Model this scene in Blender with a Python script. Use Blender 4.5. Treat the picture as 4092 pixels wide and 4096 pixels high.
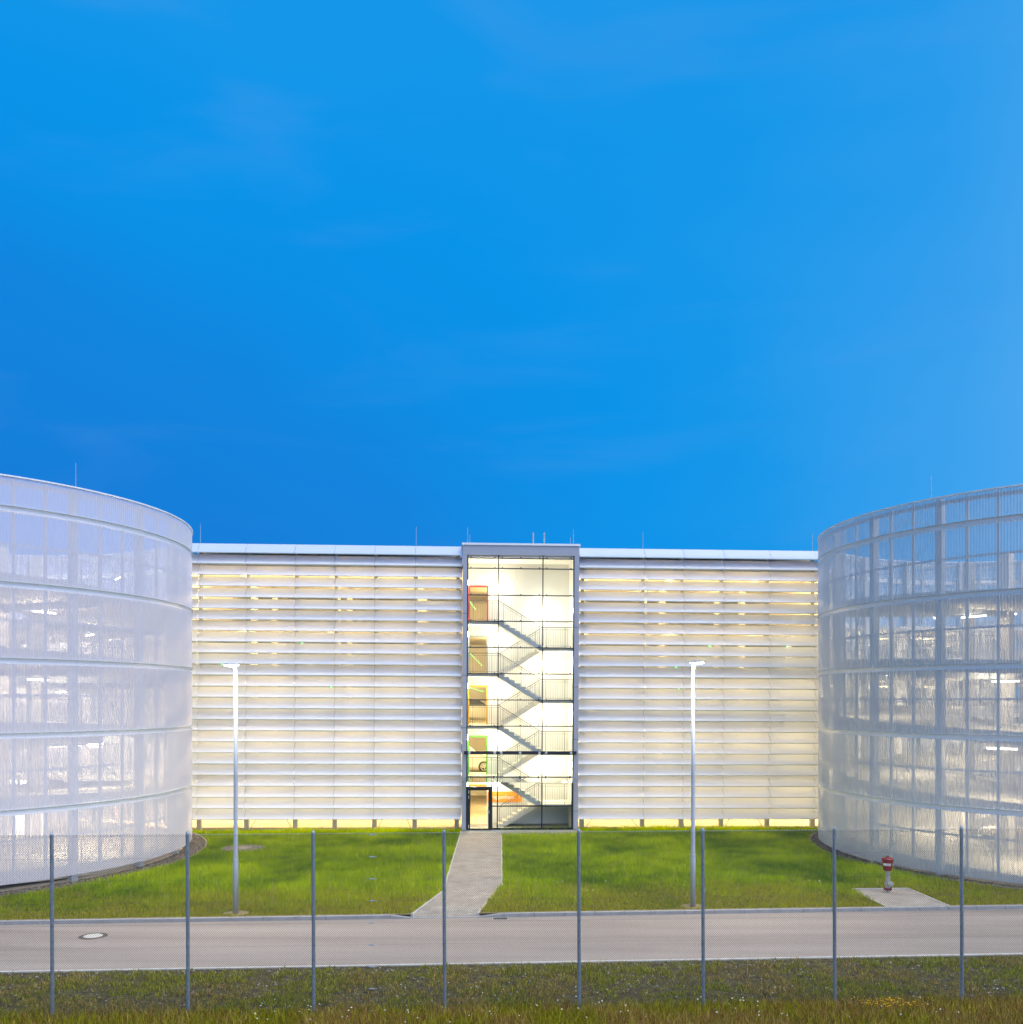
import bpy, math, random
import numpy as np
from mathutils import Vector, Matrix
R = math.radians
random.seed(5)
rng = np.random.default_rng(11)
scene = bpy.context.scene
for o in list(bpy.data.objects):
    bpy.data.objects.remove(o, do_unlink=True)
COL = scene.collection

# ------------------------------------------------------------------ camera
FPX = 3710.0            # focal length in pixels of the 4092 x 4096 photograph
HZ = 2800.0             # row of the horizon
cam_d = bpy.data.cameras.new('camera')
cam = bpy.data.objects.new('camera', cam_d)
COL.objects.link(cam)
scene.camera = cam
cam.location = (0, 0, 7.0)
cam.rotation_euler = (R(90), 0, 0)
cam_d.sensor_width = 36
cam_d.lens = FPX / 4096 * 36
cam_d.shift_y = (HZ - 2048) / 4096
cam_d.clip_start = 0.1
cam_d.clip_end = 3000

# ------------------------------------------------------------------ render settings
scene.render.engine = 'CYCLES'
scene.view_settings.view_transform = 'Standard'
scene.view_settings.look = 'None'
scene.view_settings.exposure = 0.0
scene.view_settings.gamma = 1.0
cy = scene.cycles
cy.use_denoising = True
cy.max_bounces = 8
cy.diffuse_bounces = 4
cy.glossy_bounces = 3
cy.transmission_bounces = 6
cy.transparent_max_bounces = 24
cy.sample_clamp_indirect = 6
cy.sample_clamp_direct = 24
cy.caustics_reflective = False
cy.caustics_refractive = False

# ------------------------------------------------------------------ world (blue hour, after-glow behind the camera to the right)
SUN_AZ = Vector((0.80, -0.55, 0.30)).normalized()
world = bpy.data.worlds.new('World')
scene.world = world
world.use_nodes = True
wt = world.node_tree
wt.nodes.clear()
def N(t, kind, **kw):
    n = t.nodes.new(kind)
    for k, v in kw.items():
        setattr(n, k, v)
    return n
out = N(wt, 'ShaderNodeOutputWorld')
bg = N(wt, 'ShaderNodeBackground')
bg.inputs['Strength'].default_value = 1.0
tc = N(wt, 'ShaderNodeTexCoord')
sky = N(wt, 'ShaderNodeTexSky', sky_type='NISHITA')
sky.sun_disc = False
sky.sun_elevation = R(3)
sky.sun_rotation = math.atan2(SUN_AZ.x, SUN_AZ.y)
dot = N(wt, 'ShaderNodeVectorMath', operation='DOT_PRODUCT')
dot.inputs[1].default_value = (0.80, -0.60, 0.0)
wt.links.new(tc.outputs['Generated'], dot.inputs[0])
sep = N(wt, 'ShaderNodeSeparateXYZ')
wt.links.new(tc.outputs['Generated'], sep.inputs[0])
m1_ = N(wt, 'ShaderNodeMath', operation='MULTIPLY_ADD')      # height lightens the deep side of the sky, deepens the pale side
m1_.inputs[1].default_value = -1.0
m1_.inputs[2].default_value = -0.35
wt.links.new(dot.outputs['Value'], m1_.inputs[0])
m2_ = N(wt, 'ShaderNodeMath', operation='MAXIMUM')
m2_.inputs[1].default_value = -0.17
wt.links.new(m1_.outputs[0], m2_.inputs[0])
m3_ = N(wt, 'ShaderNodeMath', operation='MULTIPLY')
wt.links.new(m2_.outputs[0], m3_.inputs[0])
m4_ = N(wt, 'ShaderNodeMath', operation='MAXIMUM')
m4_.inputs[1].default_value = 0.0
wt.links.new(sep.outputs['Z'], m4_.inputs[0])
wt.links.new(m4_.outputs[0], m3_.inputs[1])
mz = N(wt, 'ShaderNodeMath', operation='MULTIPLY_ADD')
mz.inputs[1].default_value = 1.6
wt.links.new(m3_.outputs[0], mz.inputs[0])
wt.links.new(dot.outputs['Value'], mz.inputs[2])
wn = N(wt, 'ShaderNodeTexNoise')
wn.inputs['Scale'].default_value = 2.6
wn.inputs['Detail'].default_value = 4
wmap = N(wt, 'ShaderNodeMapping')
wmap.inputs['Scale'].default_value = (1, 1, 3.5)
wt.links.new(tc.outputs['Generated'], wmap.inputs[0])
wt.links.new(wmap.outputs[0], wn.inputs['Vector'])
mn = N(wt, 'ShaderNodeMath', operation='MULTIPLY_ADD')
mn.inputs[1].default_value = 0.10
wt.links.new(wn.outputs['Fac'], mn.inputs[0])
wt.links.new(mz.outputs[0], mn.inputs[2])
mr = N(wt, 'ShaderNodeMapRange')
mr.inputs['From Min'].default_value = -0.75
mr.inputs['From Max'].default_value = 1.25
wt.links.new(mn.outputs[0], mr.inputs['Value'])
ramp = N(wt, 'ShaderNodeValToRGB')
e = ramp.color_ramp.elements
def ramp_set(ramp, stops):
    el = ramp.color_ramp.elements
    while len(el) > 1:
        el.remove(el[-1])
    el[0].position, el[0].color = stops[0][0], (*stops[0][1], 1)
    for p, c in stops[1:]:
        q = el.new(p)
        q.color = (*c, 1)
SKY = [(-0.75, (0.0, 0.180, 0.66)), (-0.52, (0.002, 0.225, 0.72)), (-0.44, (0.0, 0.270, 0.78)), (-0.38, (0.0, 0.290, 0.81)),
       (-0.31, (0.006, 0.305, 0.815)), (-0.22, (0.035, 0.345, 0.84)), (-0.10, (0.080, 0.395, 0.865)), (0.13, (0.32, 0.58, 1.0)),
       (0.35, (0.66, 0.92, 1.50)), (0.95, (1.05, 1.40, 2.25))]
ramp_set(ramp, [((v + 0.75) / 2.0, c) for v, c in SKY])
wt.links.new(mr.outputs[0], ramp.inputs['Fac'])
cn_ = N(wt, 'ShaderNodeTexNoise')
cn_.inputs['Scale'].default_value = 3.2
cn_.inputs['Detail'].default_value = 5
cn_.inputs['Distortion'].default_value = 0.6
cmap = N(wt, 'ShaderNodeMapping')
cmap.inputs['Scale'].default_value = (1.0, 1.0, 4.5)
cmap.inputs['Rotation'].default_value = (0.0, R(12), 0.0)
cmap.inputs['Location'].default_value = (0.55, 0.3, 0.2)
wt.links.new(tc.outputs['Generated'], cmap.inputs[0])
wt.links.new(cmap.outputs[0], cn_.inputs['Vector'])
cr_ = N(wt, 'ShaderNodeMapRange', interpolation_type='SMOOTHSTEP')
cr_.inputs['From Min'].default_value = 0.50
cr_.inputs['From Max'].default_value = 0.78
cr_.inputs['To Max'].default_value = 0.08
wt.links.new(cn_.outputs['Fac'], cr_.inputs['Value'])
cmx = N(wt, 'ShaderNodeMixRGB')
cmx.inputs['Color2'].default_value = (0.22, 0.38, 0.80, 1)
wt.links.new(cr_.outputs[0], cmx.inputs['Fac'])
wt.links.new(ramp.outputs['Color'], cmx.inputs['Color1'])
skm = N(wt, 'ShaderNodeMixRGB', blend_type='ADD')
skm.inputs['Fac'].default_value = 0.004
wt.links.new(cmx.outputs['Color'], skm.inputs['Color1'])
wt.links.new(sky.outputs['Color'], skm.inputs['Color2'])
wt.links.new(skm.outputs['Color'], bg.inputs['Color'])
wt.links.new(bg.outputs[0], out.inputs['Surface'])

sun_d = bpy.data.lights.new('sun', 'SUN')
sun_d.energy = 3.1
sun_d.angle = R(48)
sun_d.color = (1.0, 0.86, 0.66)
sun = bpy.data.objects.new('sun', sun_d)
COL.objects.link(sun)
sun.rotation_euler = Vector((0.40, -0.35, 1.25)).to_track_quat('Z', 'Y').to_euler()

# ------------------------------------------------------------------ materials
def new_mat(name):
    m = bpy.data.materials.new(name)
    m.use_nodes = True
    t = m.node_tree
    return m, t, t.nodes['Principled BSDF'], t.nodes['Material Output']
def mat(name, col, rough=0.6, metal=0.0, var=0.08, scale=3.0, bump=0.0, bscale=60.0, spec=0.4, stretch=None):
    m, t, b, o = new_mat(name)
    b.inputs['Roughness'].default_value = rough
    b.inputs['Metallic'].default_value = metal
    b.inputs['Specular IOR Level'].default_value = spec
    tcn = N(t, 'ShaderNodeTexCoord')
    src = tcn.outputs['Object']
    if stretch:
        mp = N(t, 'ShaderNodeMapping')
        mp.inputs['Scale'].default_value = stretch
        t.links.new(src, mp.inputs[0])
        src = mp.outputs[0]
    n = N(t, 'ShaderNodeTexNoise')
    n.inputs['Scale'].default_value = scale
    n.inputs['Detail'].default_value = 5
    t.links.new(src, n.inputs['Vector'])
    r = N(t, 'ShaderNodeValToRGB')
    ramp_set(r, [(0.25, tuple(max(0, c * (1 - var)) for c in col)), (0.75, tuple(min(1, c * (1 + var)) for c in col))])
    t.links.new(n.outputs['Fac'], r.inputs['Fac'])
    t.links.new(r.outputs['Color'], b.inputs['Base Color'])
    if bump:
        nb = N(t, 'ShaderNodeTexNoise')
        nb.inputs['Scale'].default_value = bscale
        nb.inputs['Detail'].default_value = 3
        t.links.new(src, nb.inputs['Vector'])
        bp = N(t, 'ShaderNodeBump')
        bp.inputs['Strength'].default_value = bump
        bp.inputs['Distance'].default_value = 0.02
        t.links.new(nb.outputs['Fac'], bp.inputs['Height'])
        t.links.new(bp.outputs[0], b.inputs['Normal'])
    return m
def emis(name, col, s):
    m, t, b, o = new_mat(name)
    b.inputs['Base Color'].default_value = (*[min(1, c) for c in col], 1)
    b.inputs['Emission Color'].default_value = (*col, 1)
    b.inputs['Emission Strength'].default_value = s
    return m
def glass_mat(name, tint=(0.94, 0.97, 0.95), k=1.0):
    m = bpy.data.materials.new(name)
    m.use_nodes = True
    t = m.node_tree
    t.nodes.clear()
    o = N(t, 'ShaderNodeOutputMaterial')
    tr = N(t, 'ShaderNodeBsdfTransparent')
    tr.inputs['Color'].default_value = (*tint, 1)
    gl = N(t, 'ShaderNodeBsdfGlossy')
    gl.inputs['Roughness'].default_value = 0.03
    fr = N(t, 'ShaderNodeFresnel')
    fr.inputs['IOR'].default_value = 1.45
    mu = N(t, 'ShaderNodeMath', operation='MULTIPLY')
    mu.inputs[1].default_value = k
    mx = N(t, 'ShaderNodeMixShader')
    t.links.new(fr.outputs[0], mu.inputs[0])
    t.links.new(mu.outputs[0], mx.inputs[0])
    t.links.new(tr.outputs[0], mx.inputs[1])
    t.links.new(gl.outputs[0], mx.inputs[2])
    t.links.new(mx.outputs[0], o.inputs[0])
    return m
def perforated(name, col, openness, low):
    """white lacquered sheet with fine round holes: part of the light goes straight through"""
    m = bpy.data.materials.new(name)
    m.use_nodes = True
    t = m.node_tree
    b = t.nodes['Principled BSDF']
    o = t.nodes['Material Output']
    b.inputs['Base Color'].default_value = (*col, 1)
    b.inputs['Roughness'].default_value = 0.55
    b.inputs['Specular IOR Level'].default_value = 0.3
    tr = N(t, 'ShaderNodeBsdfTransparent')
    lw = N(t, 'ShaderNodeLayerWeight')
    lw.inputs['Blend'].default_value = 0.35
    tcn = N(t, 'ShaderNodeTexCoord')                    # the drum's own radial direction, so the open share does not flicker wave by wave
    rad = N(t, 'ShaderNodeVectorMath', operation='MULTIPLY')
    rad.inputs[1].default_value = (1, 1, 0)
    rn = N(t, 'ShaderNodeVectorMath', operation='NORMALIZE')
    t.links.new(tcn.outputs['Object'], rad.inputs[0])
    t.links.new(rad.outputs[0], rn.inputs[0])
    t.links.new(rn.outputs[0], lw.inputs['Normal'])
    mr = N(t, 'ShaderNodeMapRange')
    mr.inputs['From Min'].default_value = 0.0
    mr.inputs['From Max'].default_value = 0.95
    mr.inputs['To Min'].default_value = openness
    mr.inputs['To Max'].default_value = low
    t.links.new(lw.outputs['Facing'], mr.inputs['Value'])
    mx = N(t, 'ShaderNodeMixShader')
    t.links.new(mr.outputs[0], mx.inputs[0])
    t.links.new(b.outputs[0], mx.inputs[1])
    t.links.new(tr.outputs[0], mx.inputs[2])
    t.links.new(mx.outputs[0], o.inputs['Surface'])
    return m
def frosted(name, col, trans):
    """enamelled glass blade: diffuse white that also lets scattered light through"""
    m = mat(name, col, 0.32, var=0.04, scale=0.7, stretch=(1, 1, 3))
    t = m.node_tree
    b = t.nodes['Principled BSDF']
    b.inputs['Specular IOR Level'].default_value = 0.5
    tl = N(t, 'ShaderNodeBsdfTranslucent')
    tl.inputs['Color'].default_value = (0.90, 0.90, 0.86, 1)
    mx = N(t, 'ShaderNodeMixShader')
    mx.inputs[0].default_value = trans
    t.links.new(b.outputs[0], mx.inputs[1])
    t.links.new(tl.outputs[0], mx.inputs[2])
    t.links.new(mx.outputs[0], t.nodes['Material Output'].inputs['Surface'])
    return m
def brick_mat(name, c1, c2, mortar, w, h, rough=0.85, msize=0.012, offset=0.5):
    m, t, b, o = new_mat(name)
    b.inputs['Roughness'].default_value = rough
    tcn = N(t, 'ShaderNodeTexCoord')
    br = N(t, 'ShaderNodeTexBrick')
    br.offset = offset
    br.inputs['Color1'].default_value = (*c1, 1)
    br.inputs['Color2'].default_value = (*c2, 1)
    br.inputs['Mortar'].default_value = (*mortar, 1)
    br.inputs['Scale'].default_value = 1
    br.inputs['Brick Width'].default_value = w
    br.inputs['Row Height'].default_value = h
    br.inputs['Mortar Size'].default_value = msize
    t.links.new(tcn.outputs['Object'], br.inputs['Vector'])
    n = N(t, 'ShaderNodeTexNoise')
    n.inputs['Scale'].default_value = 1.3
    n.inputs['Detail'].default_value = 6
    t.links.new(tcn.outputs['Object'], n.inputs['Vector'])
    r = N(t, 'ShaderNodeValToRGB')
    ramp_set(r, [(0.3, (0.78, 0.76, 0.74)), (0.7, (1.08, 1.07, 1.06))])
    t.links.new(n.outputs['Fac'], r.inputs['Fac'])
    mm = N(t, 'ShaderNodeMixRGB', blend_type='MULTIPLY')
    mm.inputs['Fac'].default_value = 1
    t.links.new(br.outputs['Color'], mm.inputs['Color1'])
    t.links.new(r.outputs['Color'], mm.inputs['Color2'])
    t.links.new(mm.outputs['Color'], b.inputs['Base Color'])
    return m
def attr_mat(name, rough=0.7, sub=0.0):
    m, t, b, o = new_mat(name)
    b.inputs['Roughness'].default_value = rough
    b.inputs['Specular IOR Level'].default_value = 0.06
    a = N(t, 'ShaderNodeAttribute')
    a.attribute_name = 'tint'
    t.links.new(a.outputs['Color'], b.inputs['Base Color'])
    if sub:
        tl = N(t, 'ShaderNodeBsdfTranslucent')
        t.links.new(a.outputs['Color'], tl.inputs['Color'])
        mx = N(t, 'ShaderNodeMixShader')
        mx.inputs[0].default_value = sub
        t.links.new(b.outputs[0], mx.inputs[1])
        t.links.new(tl.outputs[0], mx.inputs[2])
        t.links.new(mx.outputs[0], o.inputs['Surface'])
    return m

M = {}
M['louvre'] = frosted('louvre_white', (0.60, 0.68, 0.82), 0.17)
M['cap_row'] = mat('roof_edge_blade', (0.46, 0.54, 0.70), 0.4, var=0.03, scale=0.8)  # darker tone than the other blades, offsetting the overhead sun in the colour
M['lip'] = mat('louvre_lip', (0.42, 0.50, 0.47), 0.4)
M['steel'] = mat('galvanised_steel', (0.42, 0.45, 0.47), 0.45, 0.35, var=0.12, scale=14)
M['leg'] = mat('leg_steel', (0.40, 0.40, 0.38), 0.5, 0.1, var=0.1, scale=8)
M['steel_dark'] = mat('dark_steel', (0.10, 0.105, 0.11), 0.5, 0.2)
M['post'] = mat('galvanised_post', (0.31, 0.37, 0.43), 0.42, 0.35, var=0.28, scale=22, stretch=(1, 1, 0.5))
M['lamppost'] = mat('lamp_post_steel', (0.46, 0.50, 0.54), 0.45, 0.4, var=0.16, scale=18)
M['wire'] = mat('fence_wire', (0.10, 0.12, 0.12), 0.5, 0.4)
M['concrete'] = mat('concrete', (0.42, 0.41, 0.39), 0.8, var=0.12, scale=1.5, bump=0.15)
M['concrete_in'] = mat('ceiling_concrete', (0.55, 0.53, 0.50), 0.85, var=0.10, scale=0.9)
M['floor_in'] = brick_mat('floor_paving', (0.50, 0.46, 0.40), (0.46, 0.42, 0.36), (0.34, 0.31, 0.27), 0.24, 0.12)
M['white_wall'] = mat('white_plaster', (0.78, 0.77, 0.72), 0.85, var=0.03, scale=1.0)
M['frame_grey'] = mat('fascia_grey', (0.36, 0.38, 0.45), 0.5, var=0.04)
M['coping'] = mat('coping_white', (0.78, 0.80, 0.84), 0.4, var=0.03)
M['mullion'] = mat('mullion_dark', (0.018, 0.020, 0.028), 0.4, 0.2, spec=0.5)
M['transom'] = mat('transom_dark', (0.035, 0.05, 0.06), 0.4, 0.2)
M['glass'] = glass_mat('facade_glass', k=0.7)
M['canopy'] = glass_mat('canopy_glass', (0.80, 0.88, 0.80), k=1.0)
M['stair'] = mat('stair_concrete', (0.82, 0.78, 0.70), 0.85, var=0.10, scale=3)
M['rail'] = mat('stair_rail', (0.20, 0.19, 0.17), 0.4, 0.3)
M['tread'] = mat('tread_white', (0.62, 0.61, 0.58), 0.7, var=0.06)
M['perf_l'] = perforated('perforated_sheet_lit', (0.69, 0.68, 0.76), 0.38, 0.22)  # same sheet, paler and denser: the left drum's stronger light put into the colour
M['perf_r'] = perforated('perforated_sheet', (0.66, 0.68, 0.72), 0.46, 0.24)
M['band'] = mat('gutter_white', (0.74, 0.75, 0.78), 0.45, var=0.04)
M['column_blue'] = mat('painted_column', (0.42, 0.45, 0.49), 0.5, var=0.05)
M['ramp'] = mat('ramp_concrete', (0.52, 0.50, 0.45), 0.85, var=0.12, scale=0.7)
M['lamp_white'] = emis('lamp_glow', (1.0, 0.93, 0.78), 8)
M['lamp_soft'] = emis('garage_lamp_glow', (1.0, 0.85, 0.55), 3.0)
M['stair_lamp'] = emis('stair_lamp_glow', (1.0, 0.93, 0.75), 60)
M['lamp_cold'] = emis('street_lamp_glow', (1.0, 0.95, 0.86), 45)
M['green_led'] = emis('green_led', (0.05, 1.0, 0.18), 7)
M['orange'] = mat('orange_paint', (0.85, 0.30, 0.03), 0.6, var=0.02)
M['sign_white'] = mat('sign_white', (0.85, 0.85, 0.83), 0.6, var=0.02)
M['black'] = mat('black_ink', (0.02, 0.02, 0.02), 0.6, var=0.02)
M['red_paint'] = mat('red_paint', (0.22, 0.002, 0.005), 0.35, var=0.10, scale=6, spec=0.6)
M['silver'] = mat('hydrant_aluminium', (0.42, 0.42, 0.40), 0.4, 0.35, var=0.14, scale=20)
M['kerb'] = mat('kerb_granite', (0.33, 0.33, 0.33), 0.8, var=0.16, scale=4, bump=0.3, bscale=40)
M['kerb_pale'] = mat('edging_concrete', (0.52, 0.50, 0.46), 0.85, var=0.16, scale=5)
M['path'] = brick_mat('path_paving', (0.42, 0.39, 0.35), (0.31, 0.285, 0.255), (0.24, 0.21, 0.17), 0.21, 0.105, msize=0.010)
M['paving'] = brick_mat('paving_slabs', (0.40, 0.37, 0.33), (0.35, 0.32, 0.28), (0.26, 0.23, 0.19), 0.21, 0.105, msize=0.010)
M['cover_stone'] = mat('cover_stone', (0.22, 0.20, 0.15), 0.9, var=0.3, scale=9)
M['iron'] = mat('cast_iron', (0.11, 0.085, 0.07), 0.6, 0.4, var=0.25, scale=25)
M['rubber'] = mat('tyre_rubber', (0.02, 0.02, 0.02), 0.8)
M['car_white'] = mat('car_paint_white', (0.72, 0.71, 0.68), 0.25, var=0.02, spec=0.6)
M['car_silver'] = mat('car_paint_grey', (0.34, 0.35, 0.35), 0.3, 0.3, var=0.03, spec=0.6)
M['car_glass'] = mat('car_glass', (0.03, 0.035, 0.04), 0.08, spec=0.8)
M['rim'] = mat('wheel_rim', (0.5, 0.5, 0.5), 0.3, 0.7)
def asphalt():
    m, t, b, o = new_mat('asphalt')
    b.inputs['Roughness'].default_value = 0.8
    tcn = N(t, 'ShaderNodeTexCoord')
    mp = N(t, 'ShaderNodeMapping')
    mp.inputs['Scale'].default_value = (0.10, 1.1, 1)
    t.links.new(tcn.outputs['Object'], mp.inputs[0])
    n = N(t, 'ShaderNodeTexNoise')
    n.inputs['Scale'].default_value = 1.0
    n.inputs['Detail'].default_value = 3
    t.links.new(mp.outputs[0], n.inputs['Vector'])
    r = N(t, 'ShaderNodeValToRGB')
    ramp_set(r, [(0.3, (0.265, 0.222, 0.190)), (0.5, (0.325, 0.275, 0.236)), (0.7, (0.375, 0.318, 0.272))])
    t.links.new(n.outputs['Fac'], r.inputs['Fac'])
    n2 = N(t, 'ShaderNodeTexNoise')
    n2.inputs['Scale'].default_value = 55
    n2.inputs['Detail'].default_value = 4
    t.links.new(tcn.outputs['Object'], n2.inputs['Vector'])
    r2 = N(t, 'ShaderNodeValToRGB')
    ramp_set(r2, [(0.35, (0.82, 0.82, 0.82)), (0.65, (1.1, 1.1, 1.1))])
    t.links.new(n2.outputs['Fac'], r2.inputs['Fac'])
    mm = N(t, 'ShaderNodeMixRGB', blend_type='MULTIPLY')
    mm.inputs['Fac'].default_value = 1
    t.links.new(r.outputs['Color'], mm.inputs['Color1'])
    t.links.new(r2.outputs['Color'], mm.inputs['Color2'])
    t.links.new(mm.outputs['Color'], b.inputs['Base Color'])
    return m
M['asphalt'] = asphalt()
def soil(name, stops, scale):
    m, t, b, o = new_mat(name)
    b.inputs['Roughness'].default_value = 0.95
    b.inputs['Specular IOR Level'].default_value = 0.1
    tcn = N(t, 'ShaderNodeTexCoord')
    n = N(t, 'ShaderNodeTexNoise')
    n.inputs['Scale'].default_value = scale
    n.inputs['Detail'].default_value = 8
    n.inputs['Roughness'].default_value = 0.7
    t.links.new(tcn.outputs['Object'], n.inputs['Vector'])
    r = N(t, 'ShaderNodeValToRGB')
    ramp_set(r, stops)
    t.links.new(n.outputs['Fac'], r.inputs['Fac'])
    t.links.new(r.outputs['Color'], b.inputs['Base Color'])
    bp = N(t, 'ShaderNodeBump')
    bp.inputs['Strength'].default_value = 0.6
    bp.inputs['Distance'].default_value = 0.05
    t.links.new(n.outputs['Fac'], bp.inputs['Height'])
    t.links.new(bp.outputs[0], b.inputs['Normal'])
    return m
M['lawn'] = soil('lawn_soil', [(0.3, (0.045, 0.075, 0.006)), (0.7, (0.09, 0.12, 0.012))], 3.0)
M['verge'] = soil('verge_soil', [(0.36, (0.022, 0.016, 0.009)), (0.49, (0.09, 0.066, 0.036)), (0.58, (0.09, 0.09, 0.015)), (0.72, (0.30, 0.25, 0.18))], 7.0)
M['dry_soil'] = soil('dry_soil', [(0.3, (0.16, 0.12, 0.05)), (0.7, (0.36, 0.30, 0.17))], 9.0)
M['gravel_bed'] = soil('gravel_bed_soil', [(0.35, (0.03, 0.022, 0.018)), (0.7, (0.14, 0.11, 0.085))], 25)
M['grass'] = attr_mat('grass_blades', 0.6, 0.35)
M['stone'] = attr_mat('pebbles', 0.85)
M['petal'] = attr_mat('petals', 0.6, 0.3)

# ------------------------------------------------------------------ mesh builder
class MB:
    def __init__(s):
        s.v, s.f = [], []
    def add(s, vs, fs):
        b = len(s.v)
        s.v += [tuple(v) for v in vs]
        s.f += [tuple(b + i for i in f) for f in fs]
    def box(s, x0, x1, y0, y1, z0, z1):
        s.add([(x0, y0, z0), (x1, y0, z0), (x1, y1, z0), (x0, y1, z0), (x0, y0, z1), (x1, y0, z1), (x1, y1, z1), (x0, y1, z1)],
              [(0, 3, 2, 1), (4, 5, 6, 7), (0, 1, 5, 4), (1, 2, 6, 5), (2, 3, 7, 6), (3, 0, 4, 7)])
        return s
    def tube(s, p, q, r, r2=None, n=8, caps=True):
        p, q = Vector(p), Vector(q)
        r2 = r if r2 is None else r2
        d = (q - p)
        d = d.normalized() if d.length > 1e-9 else Vector((0, 0, 1))
        a = d.orthogonal().normalized()
        b = d.cross(a)
        vs = []
        for c, rr in ((p, r), (q, r2)):
            for i in range(n):
                t = 2 * math.pi * i / n
                vs.append(c + a * (rr * math.cos(t)) + b * (rr * math.sin(t)))
        fs = [(i, (i + 1) % n, n + (i + 1) % n, n + i) for i in range(n)]
        if caps:
            fs += [tuple(range(n))[::-1], tuple(range(n, 2 * n))]
        s.add(vs, fs)
        return s
    def lathe(s, prof, c=(0, 0, 0), n=24, axis='Z'):
        vs, fs = [], []
        for r, z in prof:
            for i in range(n):
                t = 2 * math.pi * i / n
                p = (r * math.cos(t), r * math.sin(t), z)
                if axis == 'Y':
                    p = (p[0], p[2], p[1])
                vs.append((p[0] + c[0], p[1] + c[1], p[2] + c[2]))
        for k in range(len(prof) - 1):
            for i in range(n):
                j = (i + 1) % n
                fs.append((k * n + i, k * n + j, (k + 1) * n + j, (k + 1) * n + i))
        s.add(vs, fs)
        return s
    def prism(s, poly, axis, a, b):
        """poly in the plane across the axis, extruded from a to b"""
        n = len(poly)
        def P(u, w, h):
            return {'X': (h, u, w), 'Y': (u, h, w), 'Z': (u, w, h)}[axis]
        s.add([P(u, w, a) for u, w in poly] + [P(u, w, b) for u, w in poly],
              [tuple(range(n))[::-1], tuple(range(n, 2 * n))] + [(i, (i + 1) % n, n + (i + 1) % n, n + i) for i in range(n)])
        return s
    def build(s, name, m, parent=None, smooth=False, bevel=0.0, **props):
        me = bpy.data.meshes.new(name)
        me.from_pydata(s.v, [], s.f)
        me.update()
        o = bpy.data.objects.new(name, me)
        COL.objects.link(o)
        for x in (m if isinstance(m, (list, tuple)) else [m]):
            me.materials.append(x)
        if parent:
            o.parent = parent
        if smooth:
            me.polygons.foreach_set('use_smooth', [True] * len(me.polygons))
        if bevel:
            b = o.modifiers.new('bevel', 'BEVEL')
            b.width = bevel
            b.segments = 2
            b.limit_method = 'ANGLE'
        for k, v in props.items():
            o[k] = v
        return o
def tag(o, label=None, cat=None, group=None, kind=None):
    for k, v in (('label', label), ('category', cat), ('group', group), ('kind', kind)):
        if v:
            o[k] = v
    return o
def empty(name, loc, label, cat, group=None, rot=(0, 0, 0)):
    o = bpy.data.objects.new(name, None)
    COL.objects.link(o)
    o.location = loc
    o.rotation_euler = rot
    o.empty_display_size = 0.3
    return tag(o, label, cat, group)
def children(o):
    return [c for c in bpy.data.objects if c.parent == o]
def copy_tree(o, parent=None):
    kids = children(o)
    c = o.copy()
    COL.objects.link(c)
    c.parent = parent
    for k in kids:
        copy_tree(k, c)
    return c
def text_obj(name, body, size, m, loc, rot, parent=None, depth=0.004, sx=1.0, align='LEFT'):
    cu = bpy.data.curves.new(name, 'FONT')
    cu.body = body
    cu.size = size
    cu.extrude = depth
    cu.align_x = align
    tmp = bpy.data.objects.new(name, cu)
    COL.objects.link(tmp)
    dg = bpy.context.evaluated_depsgraph_get()
    me = bpy.data.meshes.new_from_object(tmp.evaluated_get(dg))
    bpy.data.objects.remove(tmp)
    bpy.data.curves.remove(cu)
    o = bpy.data.objects.new(name, me)
    COL.objects.link(o)
    me.materials.clear()
    me.materials.append(m)
    o.location = loc
    o.rotation_euler = rot
    o.scale = (sx, 1, 1)
    if parent:
        o.parent = parent
    return o
def area(name, loc, sx, sy, power, col, parent, rot=(0, 0, 0), shape='RECTANGLE', spread=None):
    d = bpy.data.lights.new(name, 'AREA')
    d.shape = shape
    d.size = sx
    if shape == 'RECTANGLE':
        d.size_y = sy
    d.energy = power
    d.color = col
    if spread:
        d.spread = spread
    o = bpy.data.objects.new(name, d)
    COL.objects.link(o)
    o.location = loc
    o.rotation_euler = rot
    o.parent = parent
    return o

def point(name, loc, rad, power, col, parent):
    d = bpy.data.lights.new(name, 'POINT')
    d.energy = power
    d.color = col
    d.shadow_soft_size = rad
    o = bpy.data.objects.new(name, d)
    COL.objects.link(o)
    o.location = loc
    o.parent = parent
    return o

# ------------------------------------------------------------------ pixel helpers (for laying out what stands where)
def G(px, py, z=0.0):
    Y = (7.0 - z) * FPX / (py - HZ)
    return ((px - 2046) / FPX * Y, Y)

# ================================================================== SETTING
KL, KR = Vector((-16.1, 29.26)), Vector((17.4, 31.50))          # far kerb, front top edge
NL, NR = Vector((-13.3, 24.15)), Vector((14.2, 25.87))          # near edging
def online(A, B, x):
    return A.y + (B.y - A.y) * (x - A.x) / (B.x - A.x)
kerbY = lambda x: online(KL, KR, x)
nearY = lambda x: online(NL, NR, x)
XA, XB = -34.0, 34.0
far = MB()
far.add([(-900, -600, -0.20), (900, -600, -0.20), (900, 1500, -0.20), (-900, 1500, -0.20)], [(0, 1, 2, 3)])
tag(far.build('ground', M['verge']), kind='structure')
lawn = MB()
GX0, GX1 = -3.25, -1.10                       # the paving dips to the road between these
lawn.add([(XA, kerbY(XA) + 0.14, 0), (GX0, kerbY(GX0) + 0.14, 0), (GX0, 50.4, 0), (XA, 48.6, 0)], [(0, 1, 2, 3)])
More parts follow.
